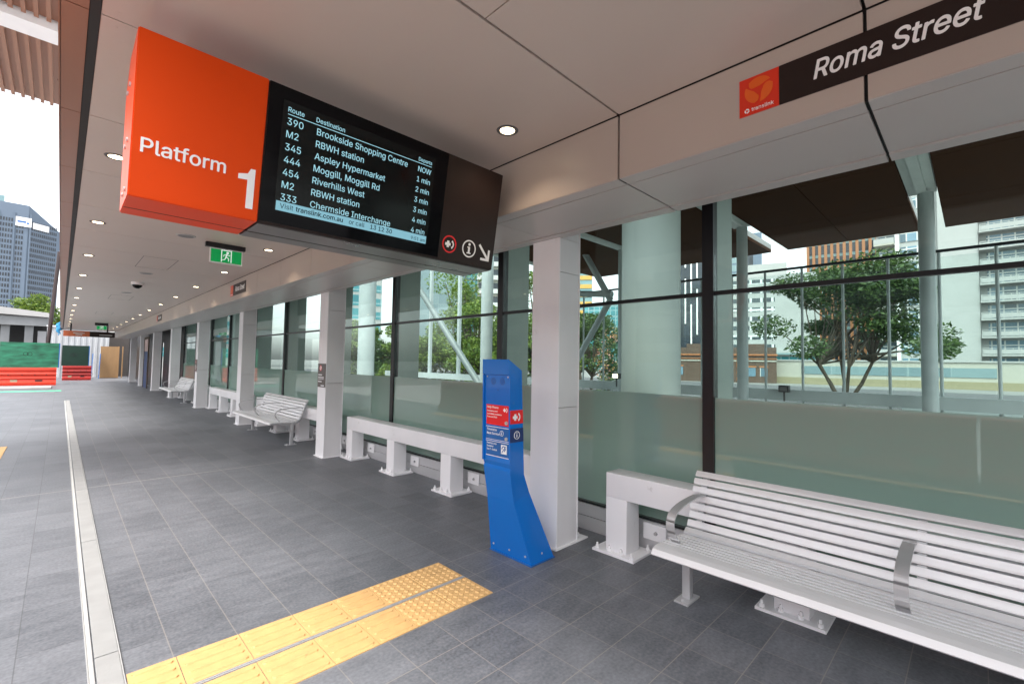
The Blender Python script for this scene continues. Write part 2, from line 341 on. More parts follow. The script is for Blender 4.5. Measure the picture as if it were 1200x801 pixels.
# ------------------------------------------------------------------ letter outlines
GLYPH = {
    ' ': (188, ""),
    ',': (188, "68,71 38,-119 84,-119 137,71"),
    '-': (453, "114,244 114,188 337,188 337,244"),
    '.': (188, "50,32 53,24 57,16 63,9 70,3 78,-1 86,-4 104,-4 113,-1 121,3 128,9 134,16 138,24 140,32 141,41 140,50 138,59 134,66 128,73 121,79 113,83 104,86 95,87 86,86 78,83 70,79 63,73 57,66 53,59 50,50"),
    '0': (453, "60,144 69,113 80,86 95,62 111,41 130,24 151,11 174,1 199,-5 227,-7 254,-5 279,1 302,11 323,24 342,41 359,62 373,86 384,113 393,144 400,178 404,214 405,254 404,294 400,330 393,364 384,395 372,422 358,447 342,467 323,484 302,498 279,508 254,514 227,516 200,514 174,508 151,498 130,484 112,467 95,447 81,422 69,395 60,364 53,330 49,294 48,254 49,214 53,178;123,144 117,168 113,194 110,223 109,254 110,285 113,314 117,341 123,365 131,387 140,405 151,422 163,435 177,446 192,453 209,458 227,460 245,458 261,453 276,446 290,435 303,422 313,405 323,387 330,365 336,341 340,314 343,285 344,254 343,223 340,194 336,168 330,144 323,122 313,103 303,87 290,74 276,63 261,56 245,51 227,50 209,51 192,56 177,63 163,74 151,87 140,103 131,122"),
    '1': (453, "198,509 86,427 86,358 209,448 212,448 212,55 76,55 76,0 391,0 391,55 276,55 276,509"),
    '2': (453, "64,47 64,0 389,0 389,57 153,57 153,60 267,180 288,202 306,223 322,241 336,259 347,275 357,290 365,304 371,318 375,331 378,345 380,358 381,372 380,392 376,411 370,428 361,445 350,461 337,474 323,486 306,497 288,505 268,511 247,514 225,516 203,514 182,511 162,505 143,496 126,486 111,473 98,459 86,442 77,424 71,405 67,384 66,362 127,362 128,376 130,390 134,402 139,413 145,424 153,433 162,441 172,447 184,453 196,457 209,459 224,460 237,459 250,457 262,454 273,449 283,443 293,436 301,428 308,419 313,408 317,397 319,385 320,371 320,360 318,348 315,337 311,327 299,305 291,294 282,282 234,229"),
    '3': (453, "44,132 46,111 52,91 60,74 70,57 83,43 98,30 114,19 133,10 152,2 173,-3 195,-6 218,-7 243,-6 266,-2 288,4 309,12 327,23 344,36 358,50 370,66 380,84 387,103 392,123 393,145 392,166 387,186 381,205 371,222 359,239 344,253 327,265 308,276 287,284 264,288 239,290 221,289 372,461 372,509 70,509 70,452 288,452 288,448 157,299 157,248 201,248 223,247 242,244 260,240 275,234 288,226 299,217 308,207 316,196 322,184 326,172 328,158 329,145 328,130 325,116 321,104 315,93 307,83 297,74 287,67 275,61 262,56 248,53 234,51 219,50 204,50 191,52 178,55 165,59 154,64 134,78 126,87 120,97 115,107 111,119 109,132"),
    '4': (453, "40,158 40,105 282,105 282,0 343,0 343,105 413,105 413,163 343,163 343,318 282,318 282,163 109,163 109,166 311,509 247,509"),
    '5': (453, "62,111 66,93 73,76 83,60 94,45 108,32 123,21 140,11 159,3 178,-2 199,-6 221,-7 245,-5 268,-1 289,6 309,15 327,27 343,41 357,57 369,76 379,95 385,117 390,139 391,163 390,181 388,199 384,215 379,231 372,246 364,260 355,273 345,285 334,296 321,306 308,314 294,321 279,326 263,330 247,333 229,334 216,333 190,329 178,325 166,320 155,315 145,308 136,301 134,301 151,452 366,452 366,509 96,509 67,253 128,246 136,252 145,258 156,264 167,268 180,272 192,275 218,277 233,276 248,273 262,269 275,262 286,254 297,244 306,233 314,221 320,208 324,193 327,178 328,162 327,146 324,131 320,117 314,104 307,92 298,82 288,72 276,64 264,58 250,53 236,51 221,50 208,50 196,52 184,56 173,60 163,66 145,80 138,89 132,98 127,108 124,119 122,130 60,130"),
    '9': (453, "83,269 94,252 106,237 121,225 137,214 155,206 175,199 195,196 218,195 228,195 238,196 248,199 257,202 279,216 130,0 200,0 315,168 334,197 350,224 363,248 373,270 380,290 385,309 388,328 389,347 388,371 384,393 377,414 368,434 356,452 343,468 328,482 310,494 291,503 271,510 249,514 226,516 203,514 182,510 162,504 143,494 125,483 110,469 96,454 85,436 75,417 69,397 65,375 64,352 65,329 68,307 74,287;138,295 133,308 129,322 126,336 125,352 126,367 129,381 133,395 138,407 145,419 154,429 163,438 174,446 186,452 199,457 212,459 226,460 241,459 254,457 267,452 279,446 290,438 299,429 307,419 314,407 320,394 324,381 327,366 327,335 324,321 320,308 314,295 307,284 299,273 279,257 267,251 254,247 240,244 226,243 212,244 199,247 186,251 174,257 163,265 154,274 145,284"),
    ':': (188, "50,32 53,24 57,16 63,9 70,3 78,-1 86,-4 104,-4 113,-1 121,3 128,9 134,16 138,24 140,32 141,41 140,50 138,59 134,66 128,73 121,79 113,83 104,86 95,87 86,86 78,83 70,79 63,73 57,66 53,59 50,50;50,307 53,299 57,291 63,284 70,278 78,274 86,272 95,271 104,272 113,274 121,278 128,284 134,291 138,299 140,307 141,316 140,325 138,334 134,342 128,349 121,354 113,359 104,361 95,362 86,361 78,359 70,354 63,349 57,342 53,334 50,325"),
    'A': (480, "16,0 85,0 135,142 344,142 395,0 463,0 276,509 201,509;191,302 213,371 239,456 264,372 287,302 324,199 155,199"),
    'B': (456, "125,57 125,231 248,231 264,230 279,228 293,224 306,218 317,211 327,203 335,194 342,184 348,173 352,161 355,149 355,137 354,120 349,105 341,92 330,80 315,70 296,63 272,58 245,57;60,509 60,0 247,0 275,1 301,4 324,10 344,18 362,28 377,39 390,52 400,67 408,83 413,100 417,117 418,136 417,155 414,173 409,189 402,203 394,216 385,227 374,237 363,245 351,252 339,257 327,261 315,262 315,267 326,270 336,275 347,280 356,286 365,293 373,301 380,310 387,320 392,331 395,344 397,358 398,374 397,392 394,410 388,426 381,442 371,456 359,469 345,481 329,491 310,499 289,504 266,508 241,509;125,285 125,452 240,452 263,450 283,446 299,439 313,429 323,417 330,403 334,388 336,372 335,359 333,348 329,337 323,326 316,317 308,309 299,302 288,296 277,291 265,288 252,286 238,285"),
    'C': (510, "70,115 86,88 104,63 126,42 150,25 177,11 205,1 235,-5 267,-7 286,-6 305,-4 323,0 341,5 357,11 373,19 388,28 402,38 416,49 428,62 438,76 448,91 457,107 463,124 469,142 473,160 408,160 405,148 401,136 389,114 375,96 366,88 348,74 337,69 327,64 315,60 304,57 280,53 267,53 245,54 223,59 203,66 184,76 166,89 151,105 137,123 125,145 116,168 109,194 105,223 103,254 105,285 109,314 116,340 125,364 137,385 150,403 166,419 184,432 203,443 223,450 245,454 267,456 292,454 304,452 315,449 327,445 337,440 348,435 366,421 375,413 389,395 401,373 405,361 408,348 473,348 469,367 463,385 456,402 448,418 438,433 427,447 415,460 402,471 388,481 373,490 357,498 340,504 323,509 305,513 286,515 267,516 235,514 205,508 177,498 150,484 126,466 104,445 86,421 70,393 57,362 48,329 42,293 40,254 42,215 48,179 57,146"),
    'D': (502, "60,509 60,0 219,0 256,2 291,8 322,17 351,31 376,48 398,68 417,92 433,119 446,149 455,181 460,217 462,255 460,293 455,329 446,361 433,391 418,418 399,441 377,461 353,478 325,492 294,501 261,507 225,509;221,452 249,450 275,446 299,438 320,428 338,415 354,399 368,381 379,361 388,337 394,312 398,285 399,255 398,226 394,198 388,172 379,149 368,128 354,110 337,94 318,81 296,70 272,63 244,58 215,57 125,57 125,452"),
    'E': (419, "125,57 125,229 355,229 355,286 125,286 125,452 372,452 372,509 60,509 60,0 375,0 375,57"),
    'H': (517, "60,0 125,0 125,232 392,232 392,0 457,0 457,509 392,509 392,289 125,289 125,509 60,509"),
    'I': (301, "31,57 31,0 269,0 269,57 183,57 183,452 269,452 269,509 31,509 31,452 118,452 118,57"),
    'L': (393, "60,509 60,0 361,0 361,57 125,57 125,509"),
    'M': (628, "122,0 122,328 120,416 120,435 129,408 145,361 159,321 170,291 286,0 342,0 456,291 467,322 482,363 498,409 507,436 506,413 505,369 504,327 504,0 568,0 568,509 476,509 352,187 342,158 330,121 318,83 315,73 311,84 299,123 287,159 277,187 152,509 60,509 60,0"),
    'N': (523, "124,328 122,384 120,431 148,381 177,331 202,290 387,0 463,0 463,509 399,509 399,157 401,108 403,76 388,107 363,151 343,183 136,509 60,509 60,0 125,0 125,291"),
    'O': (533, "57,146 70,115 86,88 105,63 126,42 150,25 177,11 205,1 235,-5 267,-7 299,-5 329,1 357,11 384,25 408,42 429,63 448,88 464,115 477,146 486,179 491,215 493,254 491,293 486,329 477,362 464,393 448,421 429,445 408,466 384,484 357,498 329,508 299,514 267,516 235,514 205,508 177,498 150,484 126,466 105,445 86,421 70,393 57,362 48,329 42,293 40,254 42,215 48,179;125,144 116,168 109,194 105,223 103,254 105,285 109,314 116,340 125,364 137,385 151,404 167,420 184,433 203,443 223,450 245,454 267,456 289,454 310,450 330,443 349,433 367,420 383,404 396,386 408,365 418,341 425,314 429,286 430,254 429,223 425,194 418,168 408,144 396,123 383,105 367,89 349,76 330,66 310,59 289,54 267,53 245,54 223,59 203,66 184,76 167,89 151,105 137,123"),
    'P': (445, "60,0 125,0 125,186 235,186 263,187 289,191 312,198 332,207 350,219 366,233 379,248 390,265 398,284 404,304 407,325 409,348 407,370 404,391 398,411 390,430 379,447 366,462 350,476 332,487 312,497 289,503 263,507 235,509 60,509;252,243 233,242 125,242 125,452 232,452 251,451 268,449 284,444 297,439 308,431 318,423 326,413 333,402 338,389 342,376 344,362 344,333 342,319 338,306 333,294 327,282 318,272 308,264 297,256 284,250 269,246"),
    'R': (449, "60,0 125,0 125,198 246,198 353,0 428,0 314,210 333,217 351,228 367,240 380,255 390,271 399,290 405,309 408,330 409,352 408,374 405,395 399,415 390,433 380,450 367,465 351,478 333,489 313,497 290,504 264,507 236,509 60,509;233,452 252,451 269,449 284,445 298,440 309,433 319,425 327,415 334,405 339,393 342,380 344,367 345,352 344,338 342,324 339,312 334,300 327,290 319,281 309,273 298,267 284,262 269,258 252,256 234,255 125,255 125,452"),
    'S': (447, "76,45 91,31 108,19 128,9 149,1 172,-4 197,-8 224,-9 252,-8 278,-4 302,2 323,11 343,21 360,34 374,48 386,64 396,81 403,99 407,118 408,139 407,155 405,171 401,185 395,198 379,220 359,238 347,245 336,252 312,264 264,279 212,293 169,308 158,313 148,319 139,326 131,334 124,342 119,352 116,363 115,376 116,387 118,398 123,409 129,418 136,427 145,435 156,442 167,448 180,452 194,456 209,458 225,459 247,457 267,453 286,447 302,437 316,426 326,412 334,396 337,378 401,378 399,397 394,415 387,433 377,449 365,463 351,476 334,488 316,498 296,505 275,511 252,514 227,516 203,514 180,511 158,506 138,498 119,488 102,476 87,463 75,448 65,431 58,413 53,393 52,372 54,348 60,326 71,307 86,289 105,274 128,260 154,249 184,239 245,222 296,205 307,199 316,193 325,186 332,179 338,171 342,161 345,151 346,139 345,126 341,114 336,102 329,92 321,82 311,74 299,66 286,60 272,55 257,52 241,50 224,49 209,50 194,52 180,55 166,59 154,64 142,71 132,79 123,88 116,98 110,110 107,123 104,137 38,137 41,115 46,96 54,77 64,60"),
    'T': (449, "32,509 32,452 193,452 193,0 257,0 257,452 417,452 417,509"),
    'U': (517, "62,148 66,124 74,101 85,80 98,60 114,43 133,28 154,15 177,5 203,-2 230,-7 259,-8 288,-7 315,-2 340,5 363,15 384,28 403,43 419,60 433,80 443,101 451,124 456,148 457,173 457,509 393,509 393,178 392,160 389,144 384,128 377,113 368,99 357,87 345,77 331,68 315,61 298,56 279,53 259,52 239,53 220,56 203,61 187,68 173,77 160,87 150,99 141,113 133,128 128,144 125,160 124,178 124,509 60,509 60,173"),
    'V': (480, "84,509 16,509 204,0 278,0 463,509 395,509 290,206 267,138 241,52 215,137 192,206"),
    'W': (686, "16,509 155,0 230,0 318,323 335,395 343,437 351,391 368,323 455,0 530,0 670,509 603,509 523,196 510,145 499,94 492,62 486,94 462,196 380,509 306,509 224,196 211,145 200,94 193,61 187,94 163,196 82,509"),
    'a': (389, "40,58 48,45 57,32 68,22 80,12 94,5 110,-1 126,-5 142,-8 160,-9 176,-8 190,-6 203,-3 215,1 226,6 236,12 244,18 252,25 272,52 277,52 277,0 337,0 337,251 336,272 333,290 329,306 322,320 315,333 306,343 296,353 286,360 275,367 263,372 251,376 239,379 194,384 179,384 163,382 148,379 133,375 118,370 104,364 91,355 79,346 67,335 57,322 48,308 41,291 100,274 118,301 149,322 159,326 171,329 196,331 220,329 230,326 240,322 248,317 256,311 262,304 267,297 271,288 273,279 275,268 276,257 276,255 265,235 234,227 178,220 125,211 112,207 100,203 89,199 67,187 58,179 50,171 43,161 38,150 34,138 31,123 30,108 31,90 35,73;98,79 94,87 92,95 92,105 93,115 95,124 98,132 103,139 110,145 117,150 125,155 134,159 175,168 200,171 231,176 259,182 276,190 276,138 275,126 269,104 263,93 257,83 248,74 239,66 228,59 216,53 202,49 187,46 170,45 149,47 139,49 130,52 121,56 107,66 102,72"),
    'b': (424, "53,0 112,0 112,59 118,59 138,31 145,24 153,17 162,10 172,4 184,-1 198,-5 213,-7 229,-8 252,-7 274,-2 294,5 313,16 330,29 346,45 359,64 370,84 379,108 385,133 389,160 390,189 389,218 385,245 379,270 370,293 359,313 345,332 330,347 313,361 294,371 274,378 252,383 229,384 212,384 197,381 183,378 171,373 161,367 152,360 144,353 137,346 118,319 114,319 114,509 53,509;113,169 113,210 116,229 120,247 125,263 132,278 140,291 150,302 161,312 174,320 188,325 203,329 220,330 237,329 253,325 267,319 280,311 291,301 301,290 309,276 316,261 321,245 325,227 327,209 328,189 327,170 325,151 321,133 316,117 309,101 301,88 291,76 279,66 267,57 253,51 237,48 220,47 204,48 188,51 174,57 162,65 150,75 140,86 132,100 125,115 120,132 116,150"),
    'c': (396, "40,133 46,108 56,85 68,64 82,46 98,30 117,16 137,6 159,-2 182,-7 207,-8 221,-8 235,-6 248,-4 261,-1 285,9 296,15 306,21 316,29 325,37 334,46 341,56 348,67 354,78 359,90 363,102 304,117 292,89 271,66 243,52 207,46 189,48 173,51 158,57 145,66 134,76 124,89 115,102 108,117 103,134 99,151 97,169 96,187 97,206 99,224 103,242 108,258 115,274 124,287 134,300 145,310 158,319 173,325 189,329 207,330 242,325 270,311 290,289 303,262 362,277 358,289 353,301 347,312 340,322 332,332 324,341 315,349 305,356 295,362 284,368 272,373 260,377 234,383 221,384 207,384 182,383 159,378 137,371 117,360 98,346 82,330 68,312 56,291 46,268 40,243 36,216 34,187 36,159"),
    'd': (424, "46,108 55,84 66,64 79,45 94,29 111,16 130,5 151,-2 172,-7 195,-8 212,-7 227,-5 241,-1 252,4 263,10 272,17 280,24 287,31 307,59 313,59 313,0 372,0 372,509 311,509 311,319 306,319 287,346 280,353 272,360 263,367 253,373 241,378 228,381 213,384 196,384 173,383 151,378 131,371 112,361 95,347 79,332 66,313 55,293 46,270 39,245 35,218 34,189 35,160 39,133;103,133 99,151 97,170 96,189 97,209 99,227 103,245 108,261 115,276 124,290 133,301 145,311 157,319 172,325 187,329 205,330 221,329 237,325 251,320 263,312 275,302 284,291 293,278 300,263 305,247 309,229 311,210 312,189 311,169 309,150 305,132 299,115 293,100 284,86 274,75 263,65 250,57 236,51 221,48 205,47 188,48 172,51 158,57 145,66 134,76 124,88 115,101"),
    'e': (404, "35,159 40,132 46,108 56,85 68,64 82,46 98,30 117,16 138,6 161,-2 185,-7 212,-8 231,-7 249,-5 266,-1 283,4 298,11 311,19 324,29 335,39 345,51 353,63 360,77 365,91 306,105 302,96 292,80 278,66 271,61 263,56 254,53 244,50 234,48 224,47 212,46 195,47 179,50 165,55 151,61 139,70 128,80 118,92 110,106 104,122 100,139 97,157 96,169 371,169 371,194 370,219 368,242 363,263 357,282 350,299 341,315 331,329 319,341 307,351 294,361 280,368 266,374 251,379 236,382 221,384 205,384 180,383 157,378 135,370 115,359 97,346 81,329 67,311 55,290 46,267 39,242 35,215 34,187;97,226 99,241 103,256 109,270 116,282 125,294 135,304 146,313 159,321 173,326 189,329 205,330 222,329 237,326 250,321 263,314 273,305 283,294 291,282 298,269 303,254 307,237 309,221 97,221"),
    'f': (254, "142,0 142,327 228,327 228,379 142,379 142,431 145,443 149,452 154,460 162,466 171,470 182,473 195,474 215,472 227,468 243,521 222,527 187,530 174,529 161,527 148,524 135,519 124,513 113,505 104,496 96,486 89,474 84,461 82,447 81,432 81,379 6,379 6,327 81,327 81,0"),
    'g': (425, "57,-80 64,-91 73,-101 82,-110 93,-119 105,-127 119,-134 134,-140 150,-144 168,-148 187,-150 207,-151 229,-150 251,-147 271,-142 291,-136 308,-127 324,-117 338,-104 350,-90 360,-73 367,-54 371,-32 372,-9 372,379 313,379 313,319 308,319 288,346 281,353 273,360 264,367 253,373 242,378 228,382 213,384 196,384 173,383 152,378 131,371 112,361 95,347 80,332 66,314 55,293 46,271 39,246 35,220 34,191 35,163 39,136 46,112 55,90 67,71 80,53 95,39 113,27 132,17 152,10 173,6 195,5 212,5 227,8 241,11 263,21 272,28 280,34 287,41 306,68 311,68 311,-6 310,-28 304,-47 295,-62 282,-75 267,-85 249,-92 229,-96 207,-97 192,-97 178,-95 165,-92 154,-88 136,-78 128,-72 122,-66 101,-41 51,-69;109,123 103,138 99,155 97,173 96,193 97,212 99,229 103,246 109,262 115,277 124,290 134,302 145,312 158,320 172,325 188,329 205,330 222,329 237,325 251,320 264,312 275,303 285,291 293,278 300,264 305,248 309,231 312,212 312,172 309,154 305,137 300,121 293,107 285,95 275,84 264,75 251,68 237,63 222,60 205,59 188,60 172,63 158,68 145,76 134,85 124,96 116,108"),
    'h': (410, "53,509 53,0 114,0 114,243 117,257 121,271 126,283 133,293 141,303 150,311 161,317 172,322 184,326 197,328 210,329 229,328 246,323 260,315 273,304 283,291 290,275 295,256 296,235 296,0 357,0 357,240 356,264 353,285 348,304 341,321 332,336 321,349 309,360 295,369 280,376 264,380 246,383 227,384 207,383 187,379 169,372 152,362 137,349 124,332 114,315 114,509"),
    'i': (167, "41,483 42,475 44,468 48,461 60,449 67,446 75,444 84,443 92,444 100,446 107,449 114,455 119,461 123,468 126,475 126,491 123,499 119,506 114,512 107,517 100,521 92,523 84,524 75,523 67,521 60,517 54,512 48,506 44,499 42,491;53,379 53,0 114,0 114,379"),
    'k': (381, "114,212 114,509 53,509 53,0 114,0 114,141 154,178 294,0 372,0 201,216 360,379 284,379 121,212"),
    'l': (189, "53,84 54,65 58,47 65,33 74,20 86,10 101,3 119,-1 139,-2 162,-1 181,3 170,54 160,53 146,52 137,53 130,54 124,58 120,62 117,68 115,77 114,87 114,509 53,509"),
    'm': (610, "114,0 114,253 117,266 121,278 126,289 132,299 140,307 148,314 158,320 168,325 178,328 188,330 199,330 215,329 229,326 242,320 253,311 262,301 269,288 273,275 274,260 274,0 335,0 335,247 336,259 338,270 341,280 345,290 351,299 358,307 365,314 374,320 384,324 395,328 406,330 419,330 433,329 447,326 460,321 473,313 483,302 490,289 494,273 496,254 496,0 557,0 557,255 556,276 553,296 548,313 541,328 532,342 522,354 510,364 497,372 483,378 468,383 453,385 437,386 422,385 407,383 394,380 381,375 368,369 357,361 347,353 337,343 329,332 322,321 317,309 316,314 309,331 299,347 287,361 273,372 257,380 239,385 219,386 207,386 195,384 183,380 172,376 161,370 151,363 141,355 132,346 125,335 118,323 112,310 112,379 53,379 53,0"),
    'n': (410, "114,0 114,243 117,257 121,271 126,283 133,293 141,303 150,311 161,317 172,322 184,326 197,328 210,329 229,328 246,323 260,315 273,304 283,291 290,275 295,256 296,235 296,0 357,0 357,240 356,264 353,285 348,304 341,321 332,336 321,349 309,360 295,369 280,376 264,380 246,383 227,384 207,383 187,379 169,372 152,362 137,349 124,332 112,312 112,379 53,379 53,0"),
    'o': (415, "46,108 56,85 68,64 82,46 98,30 117,16 137,6 159,-2 182,-7 207,-8 233,-7 256,-2 278,6 299,16 317,30 333,46 347,64 359,85 369,108 376,133 380,159 381,187 380,216 376,243 369,268 359,291 347,312 333,330 317,346 299,360 278,371 256,378 233,383 207,384 182,383 159,378 137,371 117,360 98,346 82,330 68,312 56,291 46,268 40,243 36,216 34,187 36,159 40,133;108,117 103,134 99,151 97,169 96,187 97,206 99,224 103,242 108,258 115,274 124,287 134,300 145,310 158,319 173,325 189,329 207,330 226,329 242,325 257,319 270,310 282,300 292,287 300,274 307,258 312,242 316,224 318,206 319,187 318,169 316,151 312,134 307,117 300,102 292,89 282,76 270,66 257,57 242,51 226,48 207,46 189,48 173,51 158,57 145,66 134,76 124,89 115,102"),
    'p': (424, "53,379 53,-143 114,-143 114,59 118,59 138,31 145,24 153,17 162,10 173,4 184,-1 198,-5 213,-7 229,-8 252,-7 274,-2 294,5 313,16 330,29 346,45 359,64 370,84 379,108 385,133 389,160 390,189 389,218 385,245 379,270 370,293 359,313 345,332 330,347 313,361 294,371 274,378 252,383 229,384 212,384 197,381 183,378 171,373 161,367 152,360 144,353 137,346 118,319 112,319 112,379;113,169 113,210 116,229 120,247 125,263 132,278 140,291 150,302 161,312 174,320 188,325 203,329 220,330 237,329 253,325 267,319 280,311 291,301 301,290 309,276 316,261 321,245 325,227 327,209 328,189 327,170 325,151 321,133 316,117 309,101 301,88 291,76 279,66 267,57 253,51 237,48 220,47 204,48 188,51 174,57 162,65 150,75 140,86 132,100 125,115 120,132 116,150"),
    'r': (259, "114,0 114,250 117,262 121,273 126,284 132,293 140,301 149,309 159,315 170,319 182,323 194,325 207,326 230,324 243,322 243,384 229,384 213,385 196,384 181,380 166,375 152,367 140,358 130,347 122,335 115,321 112,321 112,379 53,379 53,0"),
    's': (365, "53,50 62,38 72,27 84,18 98,10 112,3 128,-2 145,-5 163,-7 182,-8 203,-7 223,-5 242,0 260,6 276,15 290,24 302,35 312,47 321,61 326,75 330,90 331,107 330,125 325,142 317,158 306,171 292,183 275,194 254,202 229,209 172,223 157,227 144,232 133,237 124,243 117,250 112,258 110,267 109,277 110,289 114,299 121,308 131,317 143,324 156,329 171,332 187,333 205,331 219,328 232,323 243,316 251,307 258,298 264,288 268,277 324,290 314,316 307,328 299,339 290,349 279,358 267,366 254,372 239,378 223,381 206,384 167,384 149,381 131,377 115,370 100,363 87,354 75,343 65,332 57,319 51,305 48,290 47,274 48,255 53,237 61,222 72,208 87,196 104,186 125,177 149,170 212,155 225,151 237,147 246,142 254,136 260,129 265,121 267,112 268,103 267,91 262,81 255,71 244,62 232,55 217,50 200,46 181,45 165,46 150,49 136,54 124,60 114,69 105,79 99,92 94,107 36,94 40,78 45,63"),
    't': (227, "67,71 72,52 80,35 92,21 107,10 125,2 145,-3 168,-4 192,-3 213,2 202,54 185,51 170,50 159,51 150,53 142,56 136,61 132,68 128,76 127,86 126,98 126,327 204,327 204,379 126,379 126,471 65,471 65,379 6,379 6,327 65,327 65,93"),
    'u': (410, "53,379 53,139 54,116 57,95 62,76 69,59 78,44 89,31 101,20 115,11 130,4 146,-1 164,-4 182,-5 203,-4 222,0 240,7 257,17 272,30 286,47 297,67 298,70 298,0 357,0 357,379 296,379 296,153 295,137 293,122 289,109 283,97 276,86 268,77 259,69 249,62 238,57 226,53 213,51 200,50 181,52 164,56 150,64 137,75 127,89 119,105 115,123 114,144 114,379"),
    'v': (389, "187,87 165,155 84,379 17,379 163,0 226,0 371,379 305,379 224,155 203,87 195,59"),
    'w': (567, "87,379 23,379 138,0 199,0 248,172 263,225 277,280 284,309 291,280 305,225 319,172 368,0 429,0 545,379 480,379 434,214 413,135 397,66 382,136 362,214 316,379 252,379 206,214 186,135 170,64 154,137 133,214"),
    'x': (379, "21,0 91,0 148,85 178,136 189,155 200,136 231,85 287,0 358,0 224,192 352,379 282,379 233,306 202,253 191,233 179,253 147,306 100,379 29,379 155,195"),
    'y': (389, "61,-86 47,-139 65,-143 91,-145 104,-145 117,-143 128,-140 139,-136 150,-130 159,-124 168,-116 177,-107 184,-97 191,-85 198,-72 204,-58 371,379 305,379 224,155 202,87 195,60 187,87 165,155 84,379 17,379 163,-1 151,-36 146,-48 141,-58 136,-67 130,-74 124,-80 118,-84 111,-87 104,-89 71,-87"),
}

# ------------------------------------------------------------------ mesh helpers
class MB:
    """collects shapes in world coordinates, links them as one mesh object"""
    def __init__(s): s.bm = bmesh.new()
    def box(s, x0, x1, y0, y1, z0, z1, bev=0.0):
        r = bmesh.ops.create_cube(s.bm, size=1.0)
        for v in r["verts"]:
            v.co = Vector((x0 + (v.co.x + .5) * (x1 - x0), y0 + (v.co.y + .5) * (y1 - y0), z0 + (v.co.z + .5) * (z1 - z0)))
        if bev:
            ed = list({e for v in r["verts"] for e in v.link_edges})
            bmesh.ops.bevel(s.bm, geom=ed, offset=bev, segments=2, affect='EDGES', profile=0.6)
        return s
    def obox(s, o, ax, ay, az, bev=0.0):
        """box from corner o spanned by vectors"""
        o, ax, ay, az = map(Vector, (o, ax, ay, az))
        vs = [s.bm.verts.new(o + ax * i + ay * j + az * k) for k in (0, 1) for j in (0, 1) for i in (0, 1)]
        fs = [s.bm.faces.new([vs[i] for i in q]) for q in ((0, 2, 3, 1), (4, 5, 7, 6), (0, 1, 5, 4), (2, 6, 7, 3), (0, 4, 6, 2), (1, 3, 7, 5))]
        if bev:
            bmesh.ops.bevel(s.bm, geom=list({e for f in fs for e in f.edges}), offset=bev, segments=2, affect='EDGES', profile=0.6)
        return s
    def prism(s, pts, ext, bev=0.0):
        """polygon of 3D points pushed along ext"""
        ext = Vector(ext)
        a = [s.bm.verts.new(Vector(p)) for p in pts]
        b = [s.bm.verts.new(Vector(p) + ext) for p in pts]
        k = len(pts)
        fs = [s.bm.faces.new(a[::-1]), s.bm.faces.new(b)]
        for i in range(k):
            fs.append(s.bm.faces.new((a[i], a[(i + 1) % k], b[(i + 1) % k], b[i])))
        if bev:
            bmesh.ops.bevel(s.bm, geom=list({e for f in fs for e in f.edges}), offset=bev, segments=2, affect='EDGES')
        return s
    def tube(s, p0, p1, r0, r1=None, seg=16, caps=True):
        p0, p1 = Vector(p0), Vector(p1)
        r1 = r0 if r1 is None else r1
        d = p1 - p0
        q = d.to_track_quat('Z', 'Y').to_matrix().to_4x4()
        bmesh.ops.create_cone(s.bm, cap_ends=caps, segments=seg, radius1=r0, radius2=r1, depth=d.length, matrix=Matrix.Translation((p0 + p1) / 2) @ q)
        return s
    def sphere(s, c, r, sc=(1, 1, 1), seg=16):
        bmesh.ops.create_uvsphere(s.bm, u_segments=seg, v_segments=seg // 2, radius=r, matrix=Matrix.Translation(c) @ Matrix.Diagonal((*sc, 1)))
        return s
    def build(s, name, m, parent=None, smooth=False):
        bmesh.ops.recalc_face_normals(s.bm, faces=s.bm.faces[:])
        off = Vector((0, 0, 0))
        p = parent
        while p is not None:
            off += p.location; p = p.parent
        bmesh.ops.translate(s.bm, verts=s.bm.verts[:], vec=-off)
        me = bpy.data.meshes.new(name)
        s.bm.to_mesh(me); s.bm.free()
        for mm in (m if isinstance(m, (list, tuple)) else [m]): me.materials.append(mm)
        if smooth:
            for f in me.polygons: f.use_smooth = True
            try: me.set_sharp_from_angle(angle=rad(35))
            except Exception: pass
        o = bpy.data.objects.new(name, me)
        COL.objects.link(o)
        if parent: o.parent = parent
        return o

def tag(o, label, cat, group=None, kind=None):
    o["label"] = label; o["category"] = cat
    if group: o["group"] = group
    if kind: o["kind"] = kind
    return o
def thing(name, label, cat, loc, group=None):
    o = bpy.data.objects.new(name, None)
    o.empty_display_size = 0.2
    COL.objects.link(o)
    o.location = loc
    return tag(o, label, cat, group)
def struct(name, mb, m):
    o = mb.build(name, m); o["kind"] = "structure"
    return o
def dup(root, loc, label=None, group=None):
    r = root.copy(); COL.objects.link(r); r.location = loc
    if label: r["label"] = label
    if group: r["group"] = group
    for ch in list(root.children):
        c = ch.copy(); COL.objects.link(c); c.parent = r
        for g in list(ch.children):
            d = g.copy(); COL.objects.link(d); d.parent = c
    return r

